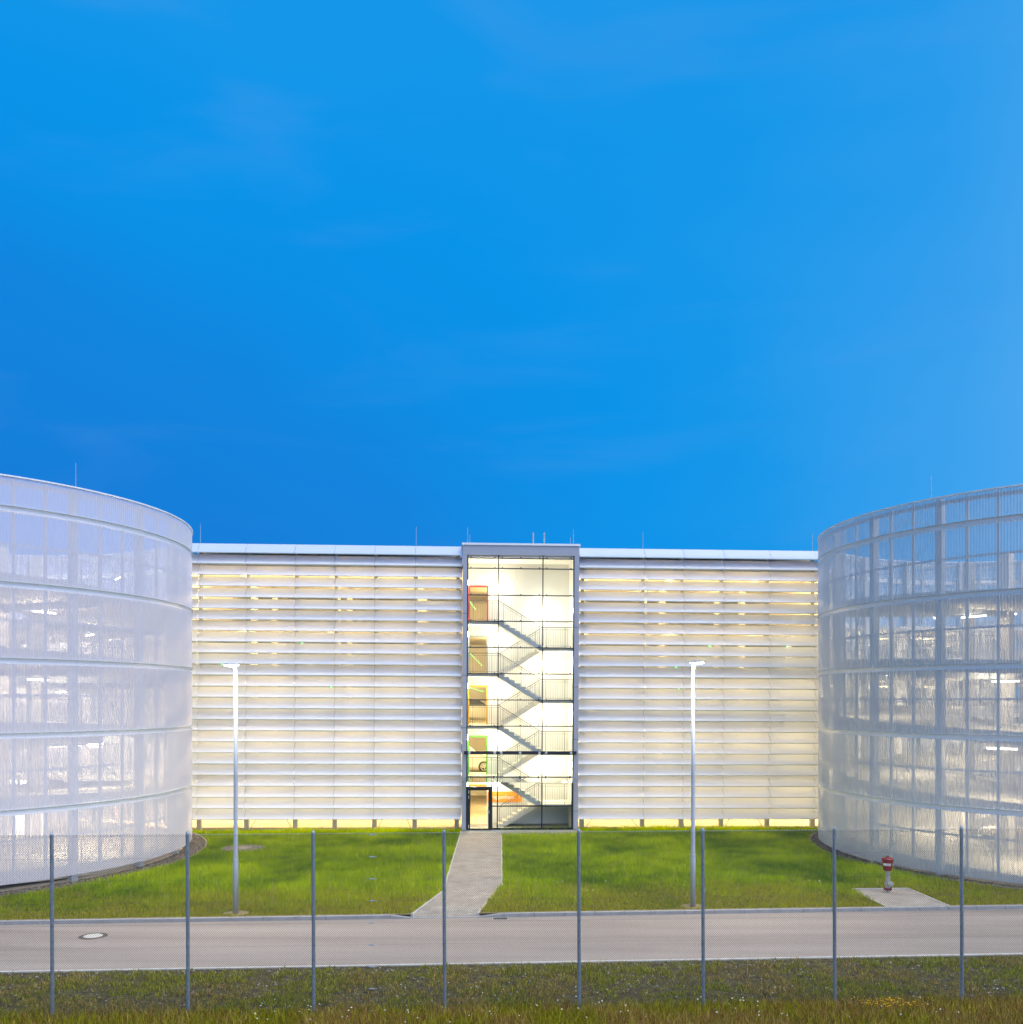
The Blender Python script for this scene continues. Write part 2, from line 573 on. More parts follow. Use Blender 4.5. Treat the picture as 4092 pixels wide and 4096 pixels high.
lawn.add([(GX0, kerbY(GX0) + 0.70, 0), (GX1, kerbY(GX1) + 0.70, 0), (GX1, 50.5, 0), (GX0, 50.4, 0)], [(0, 1, 2, 3)])
lawn.add([(GX1, kerbY(GX1) + 0.14, 0), (XB, kerbY(XB) + 0.14, 0), (XB, 51.6, 0), (GX1, 50.5, 0)], [(0, 1, 2, 3)])
tag(lawn.build('lawn_ground', M['lawn']), kind='structure')
road = MB()
road.add([(XA, nearY(XA), -0.10), (XB, nearY(XB), -0.10), (XB, kerbY(XB), -0.10), (XA, kerbY(XA), -0.10)], [(0, 1, 2, 3)])
tag(road.build('road', M['asphalt']), kind='structure')
verge = MB()
nx, ny = 140, 26
vv, ff = [], []
for j in range(ny + 1):
    for i in range(nx + 1):
        x = -20 + 40 * i / nx
        y = 14.5 + (nearY(x) - 0.10 - 14.5) * j / ny
        h = 0.0 if j == ny else 0.03 * math.sin(x * 2.3 + y * 3.1) * math.sin(y * 2.7 - x) + 0.02 * random.random()
        vv.append((x, y, -0.085 + h))
for j in range(ny):
    for i in range(nx):
        a = j * (nx + 1) + i
        ff.append((a, a + 1, a + nx + 2, a + nx + 1))
verge.add(vv, ff)
tag(verge.build('verge_ground', M['verge'], smooth=True), kind='structure')

# kerb stones, lowered where the path meets the road
kerb = MB()
xs = XA
DIP0, DIP1, DIP2, DIP3 = -3.95, -3.25, -1.10, -0.25
def ktop(x):
    if x < DIP0 or x > DIP3: return 0.02
    if x < DIP1: return 0.02 - 0.095 * (x - DIP0) / (DIP1 - DIP0)
    if x > DIP2: return 0.02 - 0.095 * (DIP3 - x) / (DIP3 - DIP2)
    return -0.075
cuts = sorted(set([XA + 0.35 * 0 + i * 1.0 for i in range(31)] + [DIP0, DIP1, -2.2, DIP2, DIP3] + [0.75 + i for i in range(34)]))
cuts = [c for c in cuts if not (DIP0 - 0.2 < c < DIP3 + 0.2) or c in (DIP0, DIP1, -2.2, DIP2, DIP3)]
for a, b in zip(cuts[:-1], cuts[1:]):
    g = 0.006
    a2, b2 = a + g, b - g
    za, zb = ktop(a2), ktop(b2)
    ya, yb = kerbY(a2), kerbY(b2)
    w = 0.15
    kerb.add([(a2, ya, -0.3), (b2, yb, -0.3), (b2, yb + w, -0.3), (a2, ya + w, -0.3), (a2, ya, za), (b2, yb, zb), (b2, yb + w, zb), (a2, ya + w, za)],
             [(0, 3, 2, 1), (4, 5, 6, 7), (0, 1, 5, 4), (1, 2, 6, 5), (2, 3, 7, 6), (3, 0, 4, 7)])
tag(kerb.build('kerb', M['kerb'], bevel=0.012), kind='structure')
ed = MB()
x = XA
while x < XB:
    a, b = x + 0.004, x + 0.996
    ed.add([(a, nearY(a) - 0.11, -0.3), (b, nearY(b) - 0.11, -0.3), (b, nearY(b), -0.3), (a, nearY(a), -0.3),
            (a, nearY(a) - 0.11, -0.05), (b, nearY(b) - 0.11, -0.05), (b, nearY(b), -0.05), (a, nearY(a), -0.05)],
           [(0, 3, 2, 1), (4, 5, 6, 7), (0, 1, 5, 4), (1, 2, 6, 5), (2, 3, 7, 6), (3, 0, 4, 7)])
    x += 1.0
tag(ed.build('road_edging', M['kerb_pale'], bevel=0.008), kind='structure')

dirt = MB()
for a, b in ((-20.0, DIP1), (DIP2, 20.0)):
    dirt.add([(a, kerbY(a) + 0.15, 0.003), (b, kerbY(b) + 0.15, 0.003), (b, kerbY(b) + 0.36, 0.003), (a, kerbY(a) + 0.36, 0.003)], [(0, 1, 2, 3)])
for c_ in (G(942.7, 3654), G(2772, 3626)):
    dirt.lathe([(0.0, 0.004), (0.42, 0.004)], (c_[0], c_[1] + 0.02, 0), 20)
tag(dirt.build('bare_soil', M['dry_soil']), kind='structure')
# footpath to the stair tower
TL = G(1843, 3327); TM = G(1771, 3566); TB = (-3.25, kerbY(-3.25) + 0.15)
RB = (-1.10, kerbY(-1.10) + 0.15); RM = G(2010, 3541); RT = G(2007, 3342)
def lerp2(a, b, t): return (a[0] + (b[0] - a[0]) * t, a[1] + (b[1] - a[1]) * t)
TB2 = lerp2(TB, TM, 0.56 / (TM[1] - TB[1])); RB2 = lerp2(RB, RM, 0.56 / (RM[1] - RB[1]))
path = MB()
P = [(*TB2, 0.006), (*RB2, 0.006), (*RM, 0.006), (*RT, 0.006), (3.75, 48.15, 0.006), (3.75, 49.72, 0.006), (-2.85, 49.42, 0.006), (*TL, 0.006), (*TM, 0.006)]
path.add(P, [(0, 1, 2, 8), (8, 2, 3, 7), (7, 3, 5, 6), (3, 4, 5)])
path.add([(TB[0], TB[1], -0.073), (RB[0], RB[1], -0.073), (*RB2, 0.006), (*TB2, 0.006)], [(0, 1, 2, 3)])
PFULL = [TB, RB] + [p[:2] for p in P[2:]]
tag(path.build('footpath', M['path']), kind='structure')
pe = MB()
def strip(mb, p, q, w, z0, z1):
    p, q = Vector(p[:2]), Vector(q[:2])
    d = (q - p).normalized(); n = Vector((-d.y, d.x)) * (w / 2)
    mb.add([(*(p - n), z0), (*(q - n), z0), (*(q + n), z0), (*(p + n), z0), (*(p - n), z1), (*(q - n), z1), (*(q + n), z1), (*(p + n), z1)],
           [(0, 3, 2, 1), (4, 5, 6, 7), (0, 1, 5, 4), (1, 2, 6, 5), (2, 3, 7, 6), (3, 0, 4, 7)])
for p, q in ((TB, TM), (TM, TL), (RB, RM), (RM, RT), (RT, (3.75, 48.15))):
    strip(pe, p, q, 0.08, -0.1, 0.03)
tag(pe.build('path_edging', M['kerb_pale']), kind='structure')
PC = [(12.66, kerbY(12.66) + 0.15), (14.85, kerbY(14.85) + 0.15), (14.70, 34.42), (12.55, 34.30)]
pad = MB()
pad.add([(*p, 0.006) for p in PC], [(0, 1, 2, 3)])
tag(pad.build('hydrant_paving', M['paving']), kind='structure')
for_edge = MB()
for i in (1, 2, 3):
    strip(for_edge, PC[i], PC[(i + 1) % 4], 0.07, -0.1, 0.03)
tag(for_edge.build('hydrant_paving_edging', M['kerb_pale']), kind='structure')

# ================================================================== ramp towers
CL, CR = (-25.9, 41.5), (25.8, 43.05)
RAD = 11.0
FR = (0, 49.6, 0)                         # facade frame: origin and turn
FROT = (0, 0.005, math.atan(0.0457))
m_ = 0.0457
def fu(px, v, pz=None):
    """local facade x under a photo column, on the plane v behind the front"""
    tx = (px - 2046) / FPX
    Y = (49.6 + v) / (1 - m_ * tx)
    return tx * Y / math.cos(math.atan(m_))

def ring(mb, r0, r1, z0, z1, a0, a1, n, c=(0, 0)):
    closed = abs(a1 - a0) > 359.9
    k = n if closed else n + 1
    vs = []
    for i in range(k):
        t = R(a0 + (a1 - a0) * i / n)
        for r, z in ((r0, z0), (r1, z0), (r1, z1), (r0, z1)):
            vs.append((c[0] + r * math.cos(t), c[1] + r * math.sin(t), z))
    fs = []
    for i in range(n):
        j = (i + 1) % k
        for q in range(4):
            w = (q + 1) % 4
            fs.append((i * 4 + q, j * 4 + q, j * 4 + w, i * 4 + w))
    if not closed:
        fs += [(0, 1, 2, 3), (n * 4 + 3, n * 4 + 2, n * 4 + 1, n * 4)]
    mb.add(vs, fs)

def ramp_tower(c, label, perf, z_off, z_bottom, col_deg, rod_px, lights, amp):
    root = empty('ramp_tower', (c[0], c[1], 0), label, 'building')
    Z = [z_bottom, 2.91 + z_off, 5.70 + z_off, 8.43 + z_off, 11.20 + z_off, 13.95 + z_off, 15.14 + z_off]
    nw = 640; spw = 6; n = nw * spw
    th = np.arange(n) * 2 * math.pi / n
    ph = (np.arange(n) % spw) / spw
    prof = np.array([0.0, 0.8, 1.0, 0.8, 0.0, -0.2])[np.arange(n) % spw] * amp
    rr = RAD - 0.03 + prof
    for k in range(6):
        z0 = Z[k] + (0.09 if k else 0)
        z1 = Z[k + 1] - (0.09 if k < 5 else 0.03)
        co = np.zeros((2 * n, 3))
        co[:n, 0] = rr * np.cos(th); co[:n, 1] = rr * np.sin(th); co[:n, 2] = z0
        co[n:, 0] = rr * np.cos(th); co[n:, 1] = rr * np.sin(th); co[n:, 2] = z1
        mb = MB()
        mb.v = co.tolist()
        mb.f = [(i, (i + 1) % n, n + (i + 1) % n, n + i) for i in range(n)]
        mb.build('cladding_band', perf, root, smooth=True)
        if k:
            mb = MB()
            ring(mb, RAD - 0.16, RAD - 0.055, Z[k] - 0.13, Z[k] + 0.11, 0, 360, 144)
            mb.build('gutter_strip', M['band'], root, smooth=False)
            mb = MB()
            ring(mb, RAD - 0.02, RAD + 0.03, Z[k] + 0.085, Z[k] + 0.10, 0, 360, 144)
            mb.build('drip_edge', M['lip'], root)
        if k < 5:
            mb = MB()
            zm = (Z[k] + Z[k + 1]) / 2 + (0.1 if k else 0.25)
            ring(mb, RAD - 0.20, RAD - 0.13, zm - 0.04, zm + 0.04, 0, 360, 120)
            mb.build('cladding_rail', M['column_blue'], root)
    mb = MB()
    ring(mb, RAD - 0.12, RAD + 0.02, Z[6] - 0.03, Z[6] + 0.02, 0, 360, 144)
    mb.build('coping', M['coping'], root)
    mb = MB()
    ring(mb, RAD - 0.22, RAD - 0.12, Z[6] - 0.30, Z[6] - 0.16, 0, 360, 120)
    mb.build('top_rail', M['column_blue'], root)
    # steel columns behind the cladding, each with its thin mullions between
    ctop = Z[6] - 0.06
    cols = [col_deg + 18 * i for i in range(20)]
    def radial_box(mb, deg, r0, r1, w, z0, z1):
        t = R(deg); er = Vector((math.cos(t), math.sin(t), 0)); et = Vector((-math.sin(t), math.cos(t), 0))
        p = [er * r0 - et * w / 2, er * r1 - et * w / 2, er * r1 + et * w / 2, er * r0 + et * w / 2]
        mb.add([(q.x, q.y, z0) for q in p] + [(q.x, q.y, z1) for q in p], [(0, 3, 2, 1), (4, 5, 6, 7), (0, 1, 5, 4), (1, 2, 6, 5), (2, 3, 7, 6), (3, 0, 4, 7)])
    for dg in cols:
        mb = MB(); radial_box(mb, dg, RAD - 0.50, RAD - 0.22, 0.26, -0.1, ctop); mb.build('column', M['column_blue'], root)
        for d2 in (6, 12):
            mb = MB(); radial_box(mb, dg + d2, RAD - 0.30, RAD - 0.21, 0.10, Z[0] + 0.05, ctop); mb.build('mullion', M['column_blue'], root)
    # bracing rods in every second bay that faces the camera
    for i, dg in enumerate(cols):
        if i % 2: continue
        for k in range(0, 6):
            z0, z1 = (Z[k] if k else 0.1) + 0.15, Z[k + 1] - 0.15
            a, b = R(dg + 1), R(dg + 17)
            mb = MB(); r = RAD - 0.42
            mb.tube((r * math.cos(a), r * math.sin(a), z0), (r * math.cos(b), r * math.sin(b), z1), 0.016, n=5)
            mb.tube((r * math.cos(a), r * math.sin(a), z1), (r * math.cos(b), r * math.sin(b), z0), 0.016, n=5)
            mb.build('bracing', M['steel'], root)
    # inner ring of columns and the core
    for i in range(10):
        mb = MB(); radial_box(mb, col_deg + 10 + 36 * i, 4.1, 4.5, 0.42, -0.1, 13.6 + z_off); mb.build('inner_column', M['concrete_in'], root)
    # helical drive: one turn a storey
    lift = 2.76
    nseg = 60
    start = col_deg + 40
    for k in range(5):
        mb = MB(); rail = MB(); vs = []
        turn = nseg if k < 4 else 15
        for i in range(turn + 1):
            t = R(start - 360 * i / nseg)
            z = 0.05 + lift * k + lift * i / nseg + z_off * k / 5
            for r_, zz in ((4.0, z - 0.28), (10.2, z - 0.28), (10.2, z + 0.22), (10.05, z + 0.22), (10.05, z), (4.15, z), (4.15, z + 0.22), (4.0, z + 0.22)):
                vs.append((r_ * math.cos(t), r_ * math.sin(t), zz))
        fs = []
        for i in range(turn):
            for q in range(8):
                w = (q + 1) % 8
                fs.append((i * 8 + q, (i + 1) * 8 + q, (i + 1) * 8 + w, i * 8 + w))
        fs += [tuple(range(8)), tuple(turn * 8 + q for q in range(8))[::-1]]
        mb.add(vs, fs)
        mb.build('ramp_deck', M['ramp'], root)
        for r_ in (10.12, 4.08):
            for i in range(turn):
                t0, t1 = R(start - 360 * i / nseg), R(start - 360 * (i + 1) / nseg)
                za = 0.05 + lift * k + lift * i / nseg + z_off * k / 5
                zb = za + lift / nseg
                for h in (0.42, 0.60, 0.78, 0.96, 1.15):
                    rail.tube((r_ * math.cos(t0), r_ * math.sin(t0), za + h), (r_ * math.cos(t1), r_ * math.sin(t1), zb + h), 0.009 if h < 1.1 else 0.018, n=4, caps=False)
                for s_ in (range(1) if i % 2 == 0 else ()):
                    t = t0; zc = za
                    rail.tube((r_ * math.cos(t), r_ * math.sin(t), zc + 0.2), (r_ * math.cos(t), r_ * math.sin(t), zc + 1.15), 0.016 if s_ == 0 else 0.006, n=4, caps=False)
        rail.build('guard_rail', M['steel'], root)
        # radial beams under the deck
        for i in range(0, nseg, 5):
            dg = start - 360 * i / nseg
            z = 0.05 + lift * k + lift * i / nseg + z_off * k / 5
            if z < 2.2 or (k == 4 and i > 14): continue
            mb = MB(); radial_box(mb, dg, 4.2, 10.0, 0.20, z - 0.55, z - 0.26); mb.build('beam', M['column_blue'], root)
    mb = MB()
    ring(mb, 0.02, RAD - 0.35, -0.1, 0.02, 0, 360, 90)
    mb.build('ground_floor', M['floor_in'], root)
    # fluorescent fittings under the drive
    for (dg, r_, k, frac) in lights:
        i = ((start - dg) % 360) / 360 * nseg
        z = 0.05 + lift * k + lift * i / nseg + z_off * k / 5 - 0.62
        t = R(dg); et = Vector((-math.sin(t), math.cos(t), 0)); p = Vector((r_ * math.cos(t), r_ * math.sin(t), z))
        f = MB(); f.tube(p - et * 0.58, p + et * 0.58, 0.036, n=8)
        fx = f.build('ceiling_light', M['lamp_white'], root)
        hb = MB(); hb.tube(p - et * 0.62 + Vector((0, 0, 0.06)), p + et * 0.62 + Vector((0, 0, 0.06)), 0.04, n=6)
        hb.build('housing', M['sign_white'], fx)
        point('lamp', p + Vector((0, 0, -0.15)), 0.12, frac, (1.0, 0.83, 0.55), fx)
    # lightning rods
    for px_ in rod_px:
        tx = (px_ - 2046) / FPX
        A = tx * tx + 1; B = -2 * (tx * c[0] + c[1]); Cc = c[0] ** 2 + c[1] ** 2 - (RAD - 0.05) ** 2
        Y = (-B - math.sqrt(B * B - 4 * A * Cc)) / (2 * A)
        p = (tx * Y - c[0], Y - c[1])
        mb = MB(); mb.tube((*p, Z[6]), (*p, Z[6] + 0.95), 0.014, 0.009, n=6)
        mb.build('lightning_rod', M['steel'], root)
    return root

def lightset(col_deg, side):
    L = []
    for k in range(5):
        for j, dg in enumerate((col_deg + 9, col_deg + 65, col_deg - 50, col_deg + 125, col_deg + 185, col_deg - 110)):
            L.append((dg + (k * 23) % 30, 5.6 + 1.1 * ((j + k) % 3), k, (620, 440, 340, 280, 240)[k]))
    return L
ramp_tower(CL, 'round ramp tower in pale lilac-white corrugated sheets, left of the louvred facade', M['perf_l'], 0.0, 0.31, -32.5, (303,), lightset(-32.5, 1), 0.008)
ramp_tower(CR, 'round ramp tower in blue-grey see-through corrugated sheets, beside the red hydrant', M['perf_r'], -0.13, 0.17, -163.0, (3725,), lightset(-163.0, -1), 0.015)

# gravel rings with an edging round the two towers
def pebbles(name, pts, smin, smax, cols, label, mbname=None):
    n = len(pts)
    base = np.array([(1, 0, 0), (0, 1, 0), (-1, 0, 0), (0, -1, 0), (0, 0, 0.8), (0, 0, -0.8)], float)
    tri = np.array([(0, 1, 4), (1, 2, 4), (2, 3, 4), (3, 0, 4), (1, 0, 5), (2, 1, 5), (3, 2, 5), (0, 3, 5)])
    s = rng.uniform(smin, smax, (n, 1, 1)) * rng.uniform(0.7, 1.3, (n, 6, 1)) * rng.uniform(0.6, 1.4, (n, 1, 3))
    a = rng.uniform(0, 2 * math.pi, n)
    ca, sa = np.cos(a)[:, None], np.sin(a)[:, None]
    v = base[None] * s
    x = v[..., 0] * ca - v[..., 1] * sa; y = v[..., 0] * sa + v[..., 1] * ca
    v = np.stack([x, y, v[..., 2]], -1) + pts[:, None, :]
    f = (tri[None] + (np.arange(n) * 6)[:, None, None]).reshape(-1, 3)
    return raw_mesh(name, v.reshape(-1, 3), f, np.repeat(cols, 6, 0), M['stone'], label)
def raw_mesh(name, v, f, col, m, label, cat='gravel'):
    me = bpy.data.meshes.new(name)
    k = f.shape[1]
    me.vertices.add(len(v)); me.vertices.foreach_set('co', v.astype(np.float32).ravel())
    me.loops.add(f.size); me.loops.foreach_set('vertex_index', f.astype(np.int32).ravel())
    me.polygons.add(len(f)); me.polygons.foreach_set('loop_start', np.arange(0, f.size, k, dtype=np.int32))
    me.update(calc_edges=True)
    at = me.color_attributes.new('tint', 'FLOAT_COLOR', 'POINT')
    c4 = np.ones((len(v), 4), np.float32); c4[:, :3] = col
    at.data.foreach_set('color', c4.ravel())
    me.materials.append(m)
    o = bpy.data.objects.new(name, me)
    COL.objects.link(o)
    return tag(o, label, cat, kind='stuff')
def stone_cols(n, a=(0.06, 0.045, 0.032), b=(0.30, 0.27, 0.23)):
    t = rng.random((n, 1)) ** 1.4
    return np.array(a) * (1 - t) + np.array(b) * t
for c, a0, a1, wd in ((CL, -75, 62, 0.60), (CR, 118, 255, 0.34)):
    mb = MB(); ring(mb, RAD - 0.36, RAD + wd, -0.05, 0.012, a0, a1, 90, c)
    tag(mb.build('gravel_bed', M['gravel_bed']), kind='structure')
    mb = MB(); ring(mb, RAD + wd, RAD + wd + 0.07, -0.1, 0.05, a0, a1, 110, c)
    tag(mb.build('gravel_edging', M['cover_stone']), kind='structure')
    n = 9000
    t = np.radians(rng.uniform(a0, a1, n)); r = rng.uniform(RAD - 0.32, RAD + wd - 0.03, n)
    pts = np.stack([c[0] + r * np.cos(t), c[1] + r * np.sin(t), np.full(n, 0.02)], 1)
    pebbles('gravel', pts, 0.018, 0.042, stone_cols(n), 'brown and grey pebbles in the curved strip at the foot of the ' + ('left' if c is CL else 'right') + ' ramp tower')

# ================================================================== car park with louvres
garage = empty('car_park', FR, 'long white car park block with rows of tilted louvres, glowing warm yellow from inside', 'building', rot=FROT)
U_L, U_R = -17.6, 17.4
T_L, T_R = fu(1846, 0), fu(2312, 0)
JL = [fu(p, 0.68) for p in (796, 987, 1182, 1340, 1499, 1660, 1829)]
JR = [fu(p, 0.68) for p in (2330, 2572, 2728, 2888, 3072, 3254)]
ZB, PITCH, NROW = 0.59, 0.588, 25
VF, VBK = 0.10, 0.66
WARM = (1.0, 0.69, 0.27)
def louvre_row(u0, u1, joints, k):
    z = ZB + PITCH * k
    mb = MB(); lip = MB()
    cuts_ = [u0] + [j for j in joints if u0 + 0.3 < j < u1 - 0.3] + [u1]
    for a, b in zip(cuts_[:-1], cuts_[1:]):
        a2, b2 = a + 0.007, b - 0.007
        z1 = z + 0.575
        # a slightly curved blade: top edge back, bottom edge forward
        prof = [(VF, z + 0.045), (VF + 0.14, z + 0.150), (VF + 0.30, z + 0.305), (VF + 0.44, z + 0.455), (VBK, z1)]
        n = 5
        vs = [(a2, v, zz) for v, zz in prof] + [(b2, v, zz) for v, zz in prof]
        mb.add(vs, [(q, n + q, n + q + 1, q + 1) for q in range(n - 1)])
        lip.box(a2, b2, VBK - 0.004, VBK + 0.012, z1 - 0.004, z1 + 0.006)
        lip.box(a2, b2, VF - 0.012, VF + 0.03, z, z + 0.040)
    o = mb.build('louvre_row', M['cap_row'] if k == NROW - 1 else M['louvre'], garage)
    lip.build('lower_lip', M['lip'], o)
for k in range(NROW):
    louvre_row(U_L, T_L - 0.03, JL, k)
    louvre_row(T_R + 0.03, U_R, JR, k)
ZTOP = ZB + PITCH * NROW
# front columns and the little brackets behind the blades
for j in JL + JR:
    mb = MB()
    mb.box(j - 0.12, j + 0.12, VBK + 0.06, VBK + 0.30, -0.1, 0.95)
    mb.box(j - 0.05, j + 0.05, VBK + 0.10, VBK + 0.26, 0.95, ZTOP - 0.05)
    mb.box(j - 0.10, j + 0.10, VBK + 0.262, VBK + 0.29, 0.95, ZTOP - 0.05)
    for k in range(NROW):
        z = ZB + PITCH * k
        mb.box(j - 0.10, j - 0.06, VF + 0.40, VBK + 0.08, z + 0.33, z + 0.38)
        mb.box(j + 0.05, j + 0.09, VF + 0.40, VBK + 0.08, z + 0.33, z + 0.38)
    o = mb.build('facade_column', [M['leg'], M['steel_dark']], garage)
    for p_ in o.data.polygons:
        if p_.index >= 18: p_.material_index = 1
# slabs, beams, columns, walls
LV = [0.05, 2.80, 5.61, 8.41, 11.22, 14.35]
GU0, GU1, GV1 = -31.0, 31.0, 18.0
for i, z in enumerate(LV):
    if i == 0:
        mb = MB(); mb.box(GU0, GU1, 1.05, GV1, -0.1, z); mb.build('floor_slab', M['floor_in'], garage); continue
    mb = MB()
    for a, b in (((GU0, T_L), (T_R, GU1)) if i < 5 else ((-17.6, T_L), (T_R, 17.6))):
        mb.box(a, b, 1.15, 2.75, z - 0.20, z)
    e_ = 17.6 if i == 5 else GU1
    mb.box(-e_, e_, 2.752, GV1, z - 0.20, z)
    mb.build('floor_slab' if i < 5 else 'roof_slab', M['concrete_in'], garage)
    u = GU0 + 1.2
    while u < GU1:
        if not (T_L - 0.4 < u < T_R + 0.4) and not (i == 5 and abs(u) > 17.5):
            mb = MB(); mb.box(u - 0.11, u + 0.11, 1.2, GV1 - 0.3, z - 0.52, z - 0.203)
            mb.build('ceiling_beam', M['concrete_in'], garage)
        u += 4.9
for u in [GU0 + 1.2 + 4.9 * q for q in range(13)]:
    for v in (6.4, 12.2, 17.4):
        if T_L - 0.4 < u < T_R + 0.4 and v < 3: continue
        mb = MB(); mb.box(u - 0.17, u + 0.17, v - 0.17, v + 0.17, 0.0, (LV[5] if abs(u) < 17.5 else LV[4]) - 0.2); mb.build('inner_column', M['concrete_in'], garage)
mb = MB(); mb.box(-17.6, 17.6, GV1, GV1 + 0.2, LV[4] + 1.1, ZTOP - 0.3); mb.box(GU0, GU1, GV1, GV1 + 0.2, -0.1, LV[4] + 1.098); mb.build('rear_wall', M['concrete_in'], garage)  # car park's far wall, made solid so the warm lamp light bounces back
for u, v_, za, zb_ in ((GU0 - 0.2, 8.0, -0.1, LV[4] + 1.1), (GU1, 8.0, -0.1, LV[4] + 1.1), (-18.0, 1.2, LV[4] + 0.002, LV[5] + 0.3), (17.8, 1.2, LV[4] + 0.002, LV[5] + 0.3)):
    mb = MB(); mb.box(u, u + 0.2, v_, GV1 - 0.01, za, zb_); mb.build('end_wall', M['concrete_in'], garage)
mb = MB()
for z in LV[1:5]:
    for a, b in ((-17.4, T_L - 0.1), (T_R + 0.1, 17.2)):
        for h in (0.35, 0.65, 0.95):
            mb.box(a, b, 1.22, 1.26, z + h, z + h + 0.05)
mb.build('edge_guard_rail', M['steel'], garage)
mb = MB(); mb.box(-17.6, T_L - 0.05, VBK + 0.02, GV1 + 0.3, ZTOP - 0.10, ZTOP - 0.05); mb.box(T_R + 0.05, 17.5, VBK + 0.02, GV1 + 0.3, ZTOP - 0.10, ZTOP - 0.05)
mb.build('roof_sheet', M['coping'], garage)
# ceiling lights
for i, z in enumerate(LV[1:]):
    zz = z - 0.50
    for v, du in ((3.9, 0.0), (10.4, 2.45)):
        st_ = 2.6 if v < 5 else 4.9
        u = -27.5 + du
        while u < 29:
            vv0 = v
            if T_L - 1.0 < u < T_R + 0.6 and v < 5: vv0 = 4.2
            if not (i == 4 and abs(u) > 17.2):
                f = MB(); f.tube((u - 0.62, vv0, zz), (u + 0.62, vv0, zz), 0.04, n=8)
                fo = f.build('ceiling_light', M['lamp_soft'], garage)
                pw = 500 if v < 5 else 340
                point('lamp', (u, vv0, zz - 0.16), 0.15, pw if abs(u) < 17.5 else 0.8 * pw, WARM if abs(u) < 17.5 else (1.0, 0.86, 0.60), fo)
            u += st_
# green bay indicators hanging near the facade
for px, py in ((1211, 2574), (1327, 2750), (892, 2658), (2841, 2585), (3150, 2587), (2706, 2670), (2719, 2758), (2990, 2762)):
    u = fu(px, 1.6); z = 7 + (HZ - py) * (49.6 + 1.6 + m_ * u) / FPX + 0.005 * u
    f = MB(); f.lathe([(0.0, -0.05), (0.045, -0.03), (0.05, 0.0), (0.045, 0.03), (0.0, 0.05)], (u, 1.6, z), 10)
    f.build('indicator_light', M['green_led'], garage)
# diagonal bracing just behind the facade at ground level
for a, b in ((JL[1], JL[2]), (JL[4], JL[5]), (JR[0], JR[1]), (JR[3], JR[4])):
    mb = MB()
    mb.tube((a + 0.2, VBK + 0.2, 0.05), ((a + b) / 2, VBK + 0.2, 1.9), 0.022, n=6)
    mb.tube((b - 0.2, VBK + 0.2, 0.05), ((a + b) / 2, VBK + 0.2, 1.9), 0.022, n=6)
    mb.build('bracing', M['steel'], garage)
# lightning rods on the parapet
for px, h in ((797, 0.95), (1661, 0.95), (2569, 0.85), (3248, 0.88)):
    u = fu(px, 0.7)
    mb = MB(); mb.tube((u, 0.75, ZTOP - 0.06), (u, 0.75, ZTOP + h + 0.1), 0.014, 0.009, n=6); mb.build('lightning_rod', M['steel'], garage)
# gravel between the lawn and the floor edge
gs = MB()
m4 = Matrix.Translation(FR) @ Matrix.Rotation(FROT[2], 4, 'Z')
def W(u, v, z): return tuple(m4 @ Vector((u, v, z)))
for a, b in ((-18.5, T_L), (T_R, 18.2)):
    gs.add([W(a, 0.45, 0.014), W(b, 0.45, 0.014), W(b, 1.05, 0.014), W(a, 1.05, 0.014)], [(0, 1, 2, 3)])
tag(gs.build('gravel_strip', M['gravel_bed']), kind='structure')
n = 9000
uu = np.where(rng.random(n) < 0.5, rng.uniform(-18.4, T_L, n), rng.uniform(T_R, 18.0, n)); vv_ = rng.uniform(0.42, 1.04, n)
pts = np.array([W(a, b, 0.02) for a, b in zip(uu, vv_)])
pebbles('gravel', pts, 0.018, 0.035, stone_cols(n, (0.30, 0.27, 0.22), (0.55, 0.50, 0.42)), 'pale pebble strip under the lowest louvres along the car park edge')

# ================================================================== stair tower
tower = empty('stair_tower', FR, 'glazed stair tower with grey frame, brightly lit concrete stairs and a dark glass door', 'building', rot=FROT)
gl0, gl1 = fu(1864, 0.1), fu(2292.6, 0.1)
m1, m2 = fu(1989.3, 0.1), fu(2166.8, 0.1)
Dp = 2.55                                   # depth to the white rear wall
ZF0, ZF1 = 14.75, 15.27
mb = MB(); mb.box(T_L, gl0, 0.0, 2.74, 0.0, ZF0); mb.build('side_pier', M['frame_grey'], tower)
mb = MB(); mb.box(gl1, T_R, 0.0, 2.74, 0.0, ZF0); mb.build('side_pier', M['frame_grey'], tower)
mb = MB(); mb.box(T_L, T_R, -0.003, 2.8, ZF0, ZF1); mb.build('fascia', M['frame_grey'], tower)
mb = MB(); mb.box(T_L - 0.05, T_R + 0.05, -0.05, 2.9, ZF1, ZF1 + 0.11); mb.build('coping', M['coping'], tower)
mb = MB()
for uu_, zs in ((T_L, (11.6, 8.3, 5.5, 2.6)), (gl1, (10.9, 7.7, 4.9, 1.05))):
    for z in zs:
        mb.box(uu_ + 0.002, uu_ + (gl0 - T_L) - 0.002, -0.004, 0.01, z, z + 0.018)
mb.build('panel_joint', M['mullion'], tower)
